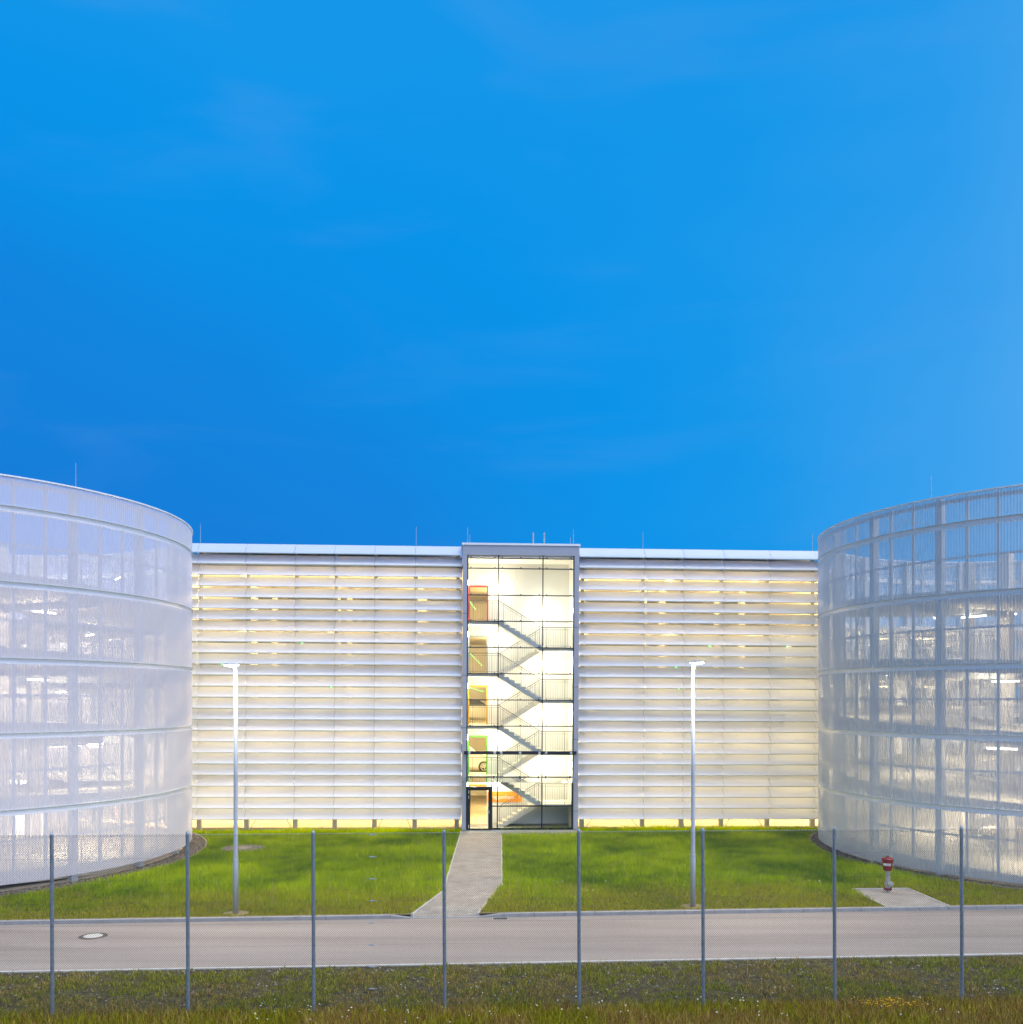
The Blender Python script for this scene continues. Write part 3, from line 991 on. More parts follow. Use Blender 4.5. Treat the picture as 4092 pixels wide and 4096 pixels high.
# inner linings
WW = M['white_wall']
mb = MB(); mb.box(gl0, gl0 + 0.02, 0.16, Dp, 0.05, ZF0 - 0.1); mb.build('side_wall', WW, tower)
mb = MB(); mb.box(gl1 - 0.02, gl1, 0.16, Dp, 0.05, ZF0 - 0.1); mb.build('side_wall', WW, tower)
mb = MB(); mb.box(gl0, gl1, 0.16, Dp, ZF0 - 0.1, ZF0 - 0.002); mb.build('ceiling', WW, tower)
mb = MB(); mb.box(gl0, gl1, -0.02, Dp + 0.15, -0.08, 0.05); mb.build('floor', M['tread'], tower)
d0, d1 = fu(1879, Dp), fu(1955.6, Dp)
mb = MB()
mb.box(d1, gl1, Dp, Dp + 0.18, 0.05, ZF0)
mb.box(gl0, d0, Dp, Dp + 0.18, 0.05, ZF0)
levels = [0.05, 2.80, 5.61, 8.41, 11.22]
tops = levels[1:] + [ZF0]
for z, zt in zip(levels, tops):
    mb.box(d0 + 0.0005, d1 - 0.0005, Dp + 0.001, Dp + 0.179, z + 2.17, zt)
mb.build('rear_wall', WW, tower)
mb = MB()                                   # joint lines of the rear wall panels
for z in (12.35, 11.0, 9.4, 6.6):
    mb.box(0.35, gl1 - 0.05, Dp - 0.004, Dp + 0.01, z, z + 0.012)
mb.box(0.33, 0.342, Dp - 0.004, Dp + 0.01, 1.5, ZF0 - 0.2)
mb.build('wall_joint', M['concrete_in'], tower)
fc = [('orange', (0.9, 0.33, 0.03)), ('green', (0.13, 0.42, 0.05)), ('yellow', (0.70, 0.42, 0.03)), ('grey', (0.30, 0.33, 0.32)), ('red', (0.42, 0.05, 0.04))]
for (nm, c), z in zip(fc, levels):
    mm = mat('door_frame_' + nm, c, 0.5, var=0.03)
    mb = MB(); w = 0.06
    if z > 1:
        mb.box(d0 - 0.02, d0 + w, Dp - 0.04, Dp + 0.10, z, z + 2.20)
        mb.box(d1 - w, d1 + 0.02, Dp - 0.04, Dp + 0.10, z, z + 2.20)
    mb.box(d0 + w, d1 - w, Dp - 0.04, Dp + 0.10, z + 2.10, z + 2.20)
    o = mb.build('door_frame', mm, tower, label=nm + ' steel door frame in the rear wall of the stair tower')
    if z > 1:
        lf = MB(); lf.box(d0 - 0.03, d0 + 0.02, Dp - 1.05, Dp - 0.05, z + 0.02, z + 2.12)
        lf.build('door_leaf', mm, o)
# landings, flights, railings
f0, f1 = m1 + 0.05, m2 - 0.05
RISE = 1.405
def railing(mb, p, q, step=0.125):
    """p, q: floor-line points; handrail, lower rail and balusters"""
    p, q = Vector(p), Vector(q)
    L = (q - p).length
    for h, r in ((1.10, 0.021), (0.98, 0.010), (0.10, 0.010)):
        mb.tube(p + Vector((0, 0, h)), q + Vector((0, 0, h)), r, n=6)
    n = max(1, int(abs((q - p).x) / step))
    for i in range(n + 1):
        c = p + (q - p) * i / n
        mb.tube(c + Vector((0, 0, 0.10)), c + Vector((0, 0, 0.98)), 0.007, n=4, caps=False)
        if i % 8 == 2:
            mb.tube(c + Vector((0, 0, -0.12)), c + Vector((0, 0, 1.10)), 0.014, n=5)
def flight(v0, v1, z_hi, left_high):
    n = 8; run = (f1 - f0) / (n - 0); rise = RISE / n
    xs_ = []
    top = []
    for i in range(n):
        # walk down from the high end
        top.append((i * run, -i * rise)); top.append(((i + 1) * run, -i * rise))
    top.append((n * run, -RISE))
    poly = [(x_, z_) for x_, z_ in top]
    bottom = [(n * run, -RISE - 0.13), (n * run - 0.12, -RISE - 0.13), (0.0, -0.22)]
    poly = poly + bottom
    pts_ = [((f0 + x_) if left_high else (f1 - x_), z_hi + z_) for x_, z_ in poly]
    mb = MB(); mb.prism(pts_, 'Y', v0, v1)
    o = mb.build('stair_flight', M['stair'], tower)
    tr = MB()
    for i in range(n):
        a, b = i * run, (i + 1) * run
        if not left_high: a, b = -b, -a
        base = f0 if left_high else f1
        tr.box(base + a + 0.01, base + b + 0.01, v0 + 0.03, v1 - 0.03, z_hi - i * rise + 0.001, z_hi - i * rise + 0.012)
    tr.build('tread', M['tread'], o)
    rl = MB()
    x0, x1 = (f0, f1) if left_high else (f1, f0)
    for v in ((v0 + 0.05,) if v0 < 1 else (v0 + 0.05,)):
        railing(rl, (x0, v, z_hi), (x1, v, z_hi - RISE), 0.12)
    rl.build('railing', M['rail'], tower)
for i, z in enumerate(levels):
    if i == 0: continue
    mb = MB(); mb.box(gl0 + 0.02, f0, 0.20, Dp, z - 0.16, z); mb.build('landing', M['stair'], tower)
    rl = MB(); railing(rl, (gl0 + 0.08, 0.26, z), (f0, 0.26, z)); rl.build('railing', M['rail'], tower)
    hz = z - RISE
    mb = MB(); mb.box(f1, gl1 - 0.02, 0.20, Dp, hz - 0.16, hz); mb.build('landing', M['stair'], tower)
    rl = MB(); railing(rl, (f1, 0.26, hz), (gl1 - 0.08, 0.26, hz)); rl.build('railing', M['rail'], tower)
    flight(0.22, 1.24, z, True)
    flight(1.40, 2.46, hz, False)
# curtain wall
mb = MB()
for u, w in ((gl0 + 0.03, 0.06), (m1, 0.055), (m2, 0.055), (gl1 - 0.03, 0.06)):
    zlo = 2.60 if u == m1 else 0.0
    mb2 = MB(); mb2.box(u - w / 2, u + w / 2, 0.02, 0.12, 0.16, ZF0 - 0.02); mb2.build('mullion', M['mullion'], tower)
TZ = [14.58, 14.03, 12.60, 11.21, 9.80, 8.40, 7.0, 5.60, 2.88]
for z in TZ:
    mb = MB(); mb.box(gl0 + 0.062, gl1 - 0.062, 0.006, 0.10, z - 0.028, z + 0.028)
    for u in (gl0 + 0.2, m1 - 0.2, m1 + 0.2, (m1 + m2) / 2, m2 - 0.2, m2 + 0.2, gl1 - 0.2):
        mb.box(u - 0.03, u + 0.03, -0.03, 0.005, z + 0.01, z + 0.07)
    mb.build('transom', M['transom'], tower)
mb = MB(); mb.box(gl0 - 0.12, gl1 + 0.14, -0.14, -0.006, 4.09, 4.27); cb = mb.build('canopy_beam', M['mullion'], tower)
glass = MB()
zs_ = [0.16, 1.32, 2.62] + sorted(TZ) + [4.18]
zs_ = sorted(zs_)
glz = sorted([2.88, 4.18, 5.60, 7.0, 8.40, 9.80, 11.21, 12.60, 14.03, 14.58])
for a, b in zip(glz[:-1], glz[1:]):
    for u0, u1 in ((gl0 + 0.06, m1 - 0.03), (m1 + 0.03, m2 - 0.03), (m2 + 0.03, gl1 - 0.06)):
        g = MB(); g.add([(u0, 0.05, a + 0.028), (u1, 0.05, a + 0.028), (u1, 0.05, b - 0.028), (u0, 0.05, b - 0.028)], [(0, 1, 2, 3)])
        g.build('window_pane', M['glass'], tower)
# ground storey: door, side light, two big panes
dl0, dl1 = gl0 + 0.0, fu(1969, 0.1)
mb = MB()
mb.box(dl1 + 0.002, gl1, -0.01, 0.13, 0.03, 0.16)                      # sill
mb.box(dl1 + 0.002, gl1 - 0.1, -0.008, 0.12, 1.29, 1.36)
mb.box(gl1 - 0.10, gl1 - 0.002, -0.012, 0.13, 0.161, 2.85)
mb.box(dl1 - 0.06, dl1, -0.012, 0.13, 0.03, 2.85)
mb.box(m1 - 0.032, m1 + 0.032, -0.006, 0.0195, 0.161, 2.85)
mb.box(m2 - 0.032, m2 + 0.032, -0.006, 0.0195, 0.161, 2.85)
mb.build('entrance_frame', M['mullion'], tower)
for u0, u1 in ((dl1, m1 - 0.03), (m1 + 0.03, m2 - 0.03), (m2 + 0.03, gl1 - 0.10)):
    for a, b in ((0.16, 1.29), (1.36, 2.85)):
        g = MB(); g.add([(u0, 0.06, a), (u1, 0.06, a), (u1, 0.06, b), (u0, 0.06, b)], [(0, 1, 2, 3)]); g.build('window_pane', M['glass'], tower)
door = MB()
dx0, dx1 = fu(1881, 0), fu(1952.5, 0)
door.box(dl0 + 0.0, dx0 - 0.001, -0.02, 0.10, 0.03, 2.36)
door.box(dx1 + 0.001, dl1 - 0.062, -0.02, 0.10, 0.03, 2.36)
door.box(dx0, dx1, -0.02, 0.10, 2.17, 2.36)
door.box(dx0, dx1, -0.02, 0.10, 0.03, 0.12)
dr = door.build('door', M['mullion'], tower)
g = MB(); g.add([(dx0, 0.04, 0.12), (dx1, 0.04, 0.12), (dx1, 0.04, 2.17), (dx0, 0.04, 2.17)], [(0, 1, 2, 3)]); g.build('door_pane', M['glass'], dr)
h = MB(); h.tube((dx1 + 0.04, -0.02, 1.05), (dx1 + 0.04, -0.08, 1.05), 0.013); h.tube((dx1 + 0.04, -0.08, 1.05), (dx1 - 0.09, -0.08, 1.05), 0.012); h.box(dx1 + 0.02, dx1 + 0.06, -0.03, -0.021, 0.92, 1.1)
h.build('door_handle', M['steel'], dr)
for z in (0.16, 1.72, 2.0):
    h = MB(); h.tube((dl0 + 0.145, -0.035, z), (dl0 + 0.145, -0.035, z + 0.17), 0.013); h.build('hinge', M['sign_white'], dr)
mb = MB(); mb.box(dl0 + 0.06, dl1 - 0.06, -0.01, 0.10, 2.60, 2.66); mb.build('door_head', M['transom'], tower)
g = MB(); g.add([(dl0 + 0.05, 0.05, 2.36), (dl1 - 0.06, 0.05, 2.36), (dl1 - 0.06, 0.05, 2.85), (dl0 + 0.05, 0.05, 2.85)], [(0, 1, 2, 3)]); g.build('window_pane', M['glass'], tower)
# glass canopy on steel rods
cn = MB()
cu0, cu1 = gl0 - 0.10, gl1 + 0.10
cn.add([(cu0, -0.06, 2.84), (cu1, -0.06, 2.84), (cu1, -1.25, 2.70), (cu0, -1.25, 2.70), (cu0, -0.06, 2.865), (cu1, -0.06, 2.865), (cu1, -1.25, 2.725), (cu0, -1.25, 2.725)],
       [(0, 3, 2, 1), (4, 5, 6, 7), (0, 1, 5, 4), (1, 2, 6, 5), (2, 3, 7, 6), (3, 0, 4, 7)])
canopy = cn.build('canopy', M['canopy'], tower)
cr = MB()
cr.box(cu0, cu1, -1.262, -1.252, 2.70, 2.725)
for u in (gl0 + 0.15, m1 - 0.16, m1 + 0.18, (m1 + m2) / 2, m2 - 0.16, m2 + 0.20, gl1 - 0.16):
    cr.tube((u, -0.16, 4.18), (u + 0.02, -1.05, 2.75), 0.013, n=6)
    cr.lathe([(0.0, -0.03), (0.06, -0.02), (0.075, 0.0), (0.06, 0.02), (0.0, 0.03)], (u, -0.165, 4.18), 14, 'Y')
cr.build('canopy_rod', M['steel'], canopy)
# stair lamps: round wall lamps on the rear wall and on the side walls
lampspots = []
for i, z in enumerate(levels):
    lampspots.append((m1 + 0.05, Dp - 0.08, z + 2.05 if i else 2.42, 'Y'))
    lampspots.append((gl0 + 0.10, 0.9, z + 2.15 if i else 2.42, 'X'))
    if i:
        lampspots.append((m2 + 0.02, Dp - 0.08, z - RISE + 2.05, 'Y'))
        lampspots.append((gl1 - 0.10, 0.9, z - RISE + 2.10, 'X-'))
for u, v, z, ax in lampspots:
    mb = MB()
    if ax == 'Y':
        mb.lathe([(0.0, -0.07), (0.12, -0.05), (0.17, 0.0), (0.17, 0.07)], (u, v, z), 18, 'Y')
    else:
        s_ = -1 if ax == 'X' else 1
        mb.tube((u + s_ * 0.07, v, z), (u, v, z), 0.17, 0.12, n=16)
    o = mb.build('wall_lamp', M['stair_lamp'], tower)
    d = bpy.data.lights.new('lamp', 'POINT'); d.energy = 66; d.color = (1.0, 0.89, 0.62); d.shadow_soft_size = 0.12
    l = bpy.data.objects.new('lamp', d); COL.objects.link(l); l.parent = o
    l.location = (u, v - 0.32, z) if ax == 'Y' else (u + (0.3 if ax == 'X' else -0.3), v, z)
# rods and ladder hoops on the tower roof
for px, h in ((1866, 0.92), (1875, 0.50), (2277, 0.45), (2289, 0.90)):
    u = fu(px, 0.4)
    mb = MB(); mb.tube((u, 0.4, ZF1 + 0.1), (u, 0.4, ZF1 + 0.1 + h), 0.013, 0.009, n=6); mb.build('lightning_rod', M['steel'], tower)
for px in (2132, 2176):
    u = fu(px, 1.2)
    mb = MB(); mb.tube((u, 1.2, ZF1 + 0.1), (u, 1.2, ZF1 + 0.92), 0.026, n=8); mb.tube((u - 0.03, 1.3, ZF1 + 0.1), (u - 0.03, 1.3, ZF1 + 0.92), 0.022, n=8)
    for q in range(3): mb.box(u - 0.05, u - 0.02, 1.18, 1.32, ZF1 + 0.15 + 0.34 * q, ZF1 + 0.22 + 0.34 * q)
    mb.build('roof_ladder_rail', M['steel'], tower)
# green LED strips seen through the doorways
for z, (ua, va, za), (ub, vb, zb_) in ((0, (-2.6, 5.0, 13.25), (-1.95, 4.0, 12.2)), (0, (-2.75, 4.5, 10.2), (-1.6, 4.0, 9.0)), (0, (-2.9, 5.2, 7.9), (-1.5, 5.2, 7.5))):
    f = MB()
    for i in range(14):
        t = i / 13
        f.lathe([(0.0, -0.02), (0.022, 0.0), (0.0, 0.02)], (ua + (ub - ua) * t, va + (vb - va) * t, za + (zb_ - za) * t), 8)
    f.build('indicator_light', M['green_led'], garage)

# stairwell sign on the rear wall
sign_w = empty('wall_sign', W(fu(1958, Dp), Dp - 0.02, 0), 'orange sign with white lettering on the stair tower rear wall beside the ground floor door', 'sign', rot=(0, 0, FROT[2]))
s0, s1 = 0.0, fu(2094, Dp) - fu(1958, Dp)
sz0, sz1 = 7 - (3208 - HZ) * 52.1 / FPX, 7 - (3166 - HZ) * 52.1 / FPX
mb = MB(); mb.box(s0, s1, -0.012, 0.01, sz0, sz1); mb.build('sign_panel', M['orange'], sign_w)
text_obj('lettering', 'Treppenhaus   1', 0.345, M['sign_white'], (0.06, -0.016, sz0 + 0.17), (R(90), 0, 0), sign_w, 0.002, 0.79)

# ================================================================== cars inside
def make_car(paint, label, loc, rz, hs=1.0):
    root = empty('parked_car', loc, label, 'car', rot=(0, 0, rz))
    prof = [(-2.05, 0.42), (-2.12, 0.70), (-2.08, 0.95), (-1.95, 1.02), (-1.70, 1.38), (-1.30, 1.50), (-0.4, 1.53), (0.25, 1.46), (0.95, 1.02), (1.30, 0.95), (1.85, 0.82), (2.08, 0.66), (2.12, 0.45), (2.05, 0.28), (-1.95, 0.28)]
    ys = [(-0.90, 0.0), (-0.86, 0.03), (0.86, 0.03), (0.90, 0.0)]
    prof = [(x_, z_ if z_ < 0.5 else 0.5 + (z_ - 0.5) * hs) for x_, z_ in prof]
    mb = MB(); n = len(prof); vs = []
    for y, ins in ((-0.88, 1.0), (-0.70, 0.0), (0.70, 0.0), (0.88, 1.0)):
        for x_, z_ in prof:
            w = 1.0
            k = max(0.0, (z_ - 0.5 - 0.45 * hs) / (0.58 * hs))
            yy = y * (1 - 0.20 * k)
            vs.append((x_ * (0.985 if ins else 1.0), yy, z_ - (0.02 if ins and z_ > 0.9 else 0)))
    fs = []
    for s_ in range(3):
        for i in range(n):
            j = (i + 1) % n
            fs.append((s_ * n + i, s_ * n + j, (s_ + 1) * n + j, (s_ + 1) * n + i))
    fs += [tuple(range(n))[::-1], tuple(range(3 * n, 4 * n))]
    mb.add(vs, fs)
    mb.build('body', paint, root, smooth=False, bevel=0.03)
    for s_ in (-1, 1):
        w = MB()
        q = [(-1.55, 1.04), (-1.38, 1.34), (-0.45, 1.42), (0.18, 1.37), (0.75, 1.02)]
        pts_ = [(x_, s_ * (0.89 * (1 - 0.20 * max(0, (z_ - 0.95) / 0.58))) , z_) for x_, z_ in q]
        pts_ = [(a, b, 0.5 + (c - 0.5) * hs) for a, b, c in pts_]
        w.add(pts_ + [(a, b - s_ * 0.05, c) for a, b, c in pts_], [(0, 1, 2, 3, 4), (9, 8, 7, 6, 5)] + [(i, (i + 1) % 5, 5 + (i + 1) % 5, 5 + i) for i in range(5)])
        w.build('side_window', M['car_glass'], root)
        mi = MB(); mi.lathe([(0.0, -0.10), (0.08, -0.08), (0.11, 0.0), (0.08, 0.08), (0.0, 0.10)], (0.62, s_ * 0.98, 0.5 + 0.60 * hs), 10, 'Y'); mi.build('mirror', paint, root)
    w = MB(); w.add([(0.30, -0.60, 0.5 + 0.945 * hs), (0.30, 0.60, 0.5 + 0.945 * hs), (0.93, 0.72, 0.5 + 0.545 * hs), (0.93, -0.72, 0.5 + 0.545 * hs)], [(0, 1, 2, 3)]); w.build('windscreen', M['car_glass'], root)
    for x_ in (-1.3, 1.35):
        for s_ in (-1, 1):
            y = s_ * 0.80
            t = MB(); t.lathe([(0.20, -0.10), (0.31, -0.11), (0.335, -0.07), (0.335, 0.07), (0.31, 0.11), (0.20, 0.10)], (x_, y, 0.335), 24, 'Y')
            to = t.build('wheel', M['rubber'], root, smooth=True)
            rm = MB()
            for q in range(5):
                a = 2 * math.pi * q / 5
                rm.tube((x_, y + s_ * 0.10, 0.335), (x_ + 0.20 * math.cos(a), y + s_ * 0.10, 0.335 + 0.20 * math.sin(a)), 0.035, 0.028, n=6)
            rm.lathe([(0.19, 0.0), (0.225, 0.03), (0.225, -0.03), (0.19, 0.0)], (x_, y + s_ * 0.10, 0.335), 24, 'Y')
            rm.build('rim', M['rim'], to)
    for s_ in (-1, 1):
        hl = MB(); hl.box(1.90, 2.06, s_ * 0.72 - 0.12, s_ * 0.72 + 0.12, 0.68, 0.78); hl.build('headlight', M['sign_white'], root)
    return root
ft = FROT[2]
cpos = W(-2.75, 5.2, 2.80)
make_car(M['car_white'], 'white car behind the green door frame on the first upper level of the stair tower', cpos, ft, 1.28)
cpos = W(-1.9, 9.0, 5.61)
make_car(M['car_silver'], 'grey car further back behind the yellow door frame of the stair tower', cpos, ft + R(8))

# ================================================================== things inside the ramp towers
def barrier(px, py, Y, n, label, boards=1):
    x = (px - 2046) / FPX * Y
    root = empty('barrier_board', (x, Y, 0.02), label, 'barrier', 'red and white barrier boards behind the right ramp tower sheets')
    for q, mt in enumerate((M['sign_white'], M['stripe'])):
        mb = MB()
        for i in range(q, 8, 2):
            mb.box(-0.60 + 0.15 * i, -0.45 + 0.15 * i, -0.02, 0.02, 0.78, 1.0)
            mb.box(-0.60 + 0.15 * i, -0.45 + 0.15 * i, -0.02, 0.02, 0.25, 0.40)
        mb.build('stripes' , mt, root)
    for s_ in (-0.55, 0.55):
        mb = MB(); mb.box(s_ - 0.02, s_ + 0.02, 0.021, 0.05, 0.1, 1.05); mb.build('upright', M['sign_white'], root)
        mb = MB(); mb.prism([(-0.2, 0.0), (0.2, 0.0), (0.04, 0.12), (-0.04, 0.12)], 'X', s_ - 0.15, s_ + 0.15); mb.build('foot', M['rubber'], root)
    return root
M['stripe'] = mat('stripe_red', (0.62, 0.03, 0.05), 0.5, var=0.03)
desc = ['leftmost red and white barrier board behind the right tower sheets', 'red and white barrier board second from left behind the right tower sheets', 'red and white barrier board nearest the thick column, right of the other two']
for i, px in enumerate((3575, 3655, 3735)):
    barrier(px, 0, 58.4 - 0.25 * i, 8, desc[i])
bx, by = G(464, 3283)
bk = empty('beacon', (bx, by, 0.0), 'slim red and white striped beacon standing inside the left ramp tower', 'beacon')
mb = MB()
for i in range(5): mb.box(-0.12, 0.12, -0.015, 0.015, 0.05 + 0.2 * i, 0.15 + 0.2 * i)
mb.build('red_stripes', M['stripe'], bk)
mb = MB()
for i in range(5): mb.box(-0.12, 0.12, -0.015, 0.015, 0.15 + 0.2 * i, 0.25 + 0.2 * i)
mb.build('beacon_panel', M['sign_white'], bk)
tx_, ty_ = G(88, 3300)
tm = empty('ticket_machine', (tx_, 48.0, 0.02), 'dark grey ticket machine under an orange bar inside the left ramp tower', 'machine')
tm.location.x = (88 - 2046) / FPX * 48.0
mb = MB(); mb.box(-0.35, 0.25, -0.2, 0.2, 0, 1.5); mb.build('cabinet', M['column_blue'], tm, bevel=0.02)
mb = MB(); mb.box(-0.45, 0.75, -0.24, -0.18, 2.0, 2.14); mb.build('orange_bar', M['orange'], tm)
mb = MB(); mb.box(-0.04, 0.04, -0.17, -0.10, 1.5, 2.1); mb.build('stand', M['steel'], tm)

# ================================================================== street lamps
def lamp(base, top, side, label):
    x, y = base
    root = empty('street_lamp', (x, y, 0), label, 'street lamp', 'street lamps on the lawn edge')
    mb = MB()
    mb.lathe([(0.0, -0.05), (0.088, -0.05), (0.088, 1.72), (0.080, 1.74), (0.072, 1.78), (0.066, 4.5), (0.052, top - 0.28), (0.0, top - 0.28)], n=20)
    mb.build('pole', M['lamppost'], root, smooth=True)
    cl_ = MB(); cl_.lathe([(0.092, 1.70), (0.095, 1.72), (0.095, 1.76), (0.080, 1.78)], n=20); cl_.build('collar', M['steel'], root)
    sp = MB(); sp.tube((0, 0, top - 0.30), (side * 0.02, 0, top - 0.08), 0.060, 0.050, n=14); sp.build('spigot', M['lamppost'], root)
    # head: a flat lens-shaped shell reaching over the kerb
    hd = MB()
    L, Wd = 0.27, 0.16
    cx, cyy = side * 0.12, -0.08
    ang = math.atan2(-0.55, side * 1.0)
    vs, fs = [], []
    rings = [(0.0, 0.055), (0.5, 0.050), (0.85, 0.025), (1.0, 0.0), (0.95, -0.015)]
    n = 24
    for rr_, zz in rings:
        for i in range(n):
            t = 2 * math.pi * i / n
            ex, ey = rr_ * L * math.cos(t), rr_ * Wd * math.sin(t)
            vs.append((cx + ex * math.cos(ang) - ey * math.sin(ang), cyy + ex * math.sin(ang) + ey * math.cos(ang), top - 0.02 + zz))
    for k in range(len(rings) - 1):
        for i in range(n):
            j = (i + 1) % n
            fs.append((k * n + i, k * n + j, (k + 1) * n + j, (k + 1) * n + i))
    hd.add(vs, fs)
    ho = hd.build('lamp_head', M['steel'], root, smooth=True)
    le = MB(); vs, fs = [], []
    rings = [(0.93, -0.016), (0.7, -0.05), (0.35, -0.07), (0.0, -0.075)]
    for rr_, zz in rings:
        for i in range(n):
            t = 2 * math.pi * i / n
            ex, ey = rr_ * L * math.cos(t), rr_ * Wd * math.sin(t)
            vs.append((cx + ex * math.cos(ang) - ey * math.sin(ang), cyy + ex * math.sin(ang) + ey * math.cos(ang), top - 0.02 + zz))
    for k in range(len(rings) - 1):
        for i in range(n):
            j = (i + 1) % n
            fs.append((k * n + i, k * n + j, (k + 1) * n + j, (k + 1) * n + i))
    le.add(vs, fs)
    le.build('lens', M['lamp_cold'], ho, smooth=True)
    area('lamp', (cx, cyy, top - 0.12), 0.4, 0.4, 330, (1.0, 0.90, 0.74), root, shape='DISK')
    return root
LP1, LP2 = G(942.7, 3654), G(2772, 3626)
lamp(G(942.7, 3654), 8.18, -1, 'galvanised street lamp left of the footpath, its lit head turned to the left')
lamp(G(2772, 3626), 8.30, 1, 'galvanised street lamp right of the stair tower, its lit head turned to the right')

# ================================================================== hydrant
hx, hy = G(3551, 3570)
hyd = empty('fire_hydrant', (hx, hy, 0.0), 'pillar fire hydrant with a red bucket-shaped head on a silver stem, standing on paving', 'hydrant')
S = 33.8 / FPX
mb = MB(); mb.lathe([(0.0, 0.0), (0.085, 0.0), (0.085, 0.10), (0.0, 0.10)], n=20); mb.build('base', M['silver'], hyd, smooth=False)
mb = MB(); mb.lathe([(0.0, 0.10), (0.125, 0.10), (0.125, 0.165), (0.0, 0.165)], n=20)
for i in range(6):
    a = math.pi / 3 * i
    mb.tube((0.13 * math.cos(a), 0.13 * math.sin(a), 0.085), (0.13 * math.cos(a), 0.13 * math.sin(a), 0.185), 0.02, n=6)
mb.build('flange', M['red_paint'], hyd)
mb = MB(); mb.lathe([(0.082, 0.165), (0.082, 0.85)], n=24); mb.build('stem', M['silver'], hyd, smooth=True)
mb = MB(); mb.lathe([(0.0, 0.80), (0.13, 0.80), (0.150, 0.83), (0.200, 1.19), (0.212, 1.20), (0.215, 1.225), (0.185, 1.255), (0.10, 1.275), (0.045, 1.28), (0.042, 1.335), (0.0, 1.345)], n=32)
hd = mb.build('head', M['red_paint'], hyd, smooth=False, bevel=0.004)
mb = MB()
nseg = 12; vs = []
for z, r in ((1.00, 0.1765), (1.085, 0.188)):
    for i in range(nseg + 1):
        a = R(-165 + 90 * i / nseg)
        vs.append(((r + 0.003) * math.cos(a), (r + 0.003) * math.sin(a), z - 0.01 * i / nseg))
mb.add(vs, [(i, i + 1, nseg + 2 + i, nseg + 1 + i) for i in range(nseg)])
vs = []
for z, r in ((0.99, 0.1755), (1.075, 0.187)):
    for i in range(nseg + 1):
        a = R(-45 + 70 * i / nseg)
        vs.append(((r + 0.003) * math.cos(a), (r + 0.003) * math.sin(a), z))
mb.add(vs, [(i, i + 1, nseg + 2 + i, nseg + 1 + i) for i in range(nseg)])
lb = mb.build('label_sticker', M['sign_white'], hd)
text_obj('lettering', 'Hawle', 0.072, M['black'], (-0.12, -0.186, 1.02), (R(84), 0, R(-20)), lb, 0.001, 0.95)
text_obj('number', '6 43', 0.072, M['black'], (-0.065, -0.086, 0.62), (R(90), 0, 0), hyd, 0.001, 0.9)
mb = MB(); mb.lathe([(0.0, -0.205), (0.06, -0.20), (0.068, -0.185), (0.092, -0.185), (0.096, -0.17), (0.096, -0.10), (0.07, -0.09), (0.07, 0.0)], (0.055, 0.0, 0.335), 24, 'Y'); mb.build('outlet_cap', M['silver'], hyd)
mb = MB(); mb.tube((0, 0, 0.335), (-0.10, 0.05, 0.335), 0.05, n=14); mb.build('side_outlet', M['silver'], hyd)

# ================================================================== covers and grate
mx, my = G(372.5, 3744.5, -0.1)
mc = empty('manhole_cover', (mx, my, -0.094), 'round iron and concrete manhole cover in the road asphalt', 'manhole cover')
mb = MB(); mb.lathe([(0.0, 0.0), (0.30, 0.0)], n=40); mb.lathe([(0.30, 0.0), (0.40, 0.0), (0.41, -0.004)], n=40)
mb.build('ring', M['iron'], mc)
mb = MB(); mb.lathe([(0.0, 0.006), (0.27, 0.006), (0.27, 0.0)], n=40); mb.build('lid', M['kerb_pale'], mc)
gx, gy = G(2001, 3676, -0.1)
gr = empty('drain_grate', (gx, gy, -0.096), 'small rusty drain grate in the road at the kerb right of the footpath', 'drain', rot=(0, 0, 0.067))
mb = MB(); mb.box(-0.26, 0.26, -0.17, -0.14, 0, 0.012); mb.box(-0.26, 0.26, 0.14, 0.17, 0, 0.012); mb.box(-0.26, -0.235, -0.14, 0.14, 0, 0.012); mb.box(0.235, 0.26, -0.14, 0.14, 0, 0.012); mb.build('grate_frame', M['kerb_pale'], gr)
mb = MB()
for i in range(6): mb.box(-0.205 + 0.074 * i, -0.170 + 0.074 * i, -0.14, 0.14, 0.001, 0.011)
mb.build('bars', M['iron'], gr)
mb = MB(); mb.box(-0.235, 0.235, -0.139, 0.139, -0.0035, -0.001); mb.build('shaft_shade', M['black'], gr)  # flat black plate below the bars, stands for the shade in the shaft
sx_, sy_ = G(973, 3398)
sc_ = empty('well_cover', (sx_, sy_, 0.0), 'round stone-set well cover in the grass behind the left street lamp', 'well cover')
mb = MB()
for r_, n_ in ((0.95, 30), (0.80, 26), (0.65, 21), (0.50, 16)):
    for i in range(n_):
        a = 2 * math.pi * i / n_
        c_, s_ = math.cos(a), math.sin(a)
        mb.box(r_ * c_ - 0.06, r_ * c_ + 0.06, r_ * s_ - 0.06, r_ * s_ + 0.06, 0.0, 0.07 + random.uniform(-0.01, 0.015))
mb.build('stone_ring', M['cover_stone'], sc_)
mb = MB(); mb.lathe([(0.0, 0.085), (0.42, 0.085), (0.42, 0.0)], n=36); mb.build('lid', M['cover_stone'], sc_)

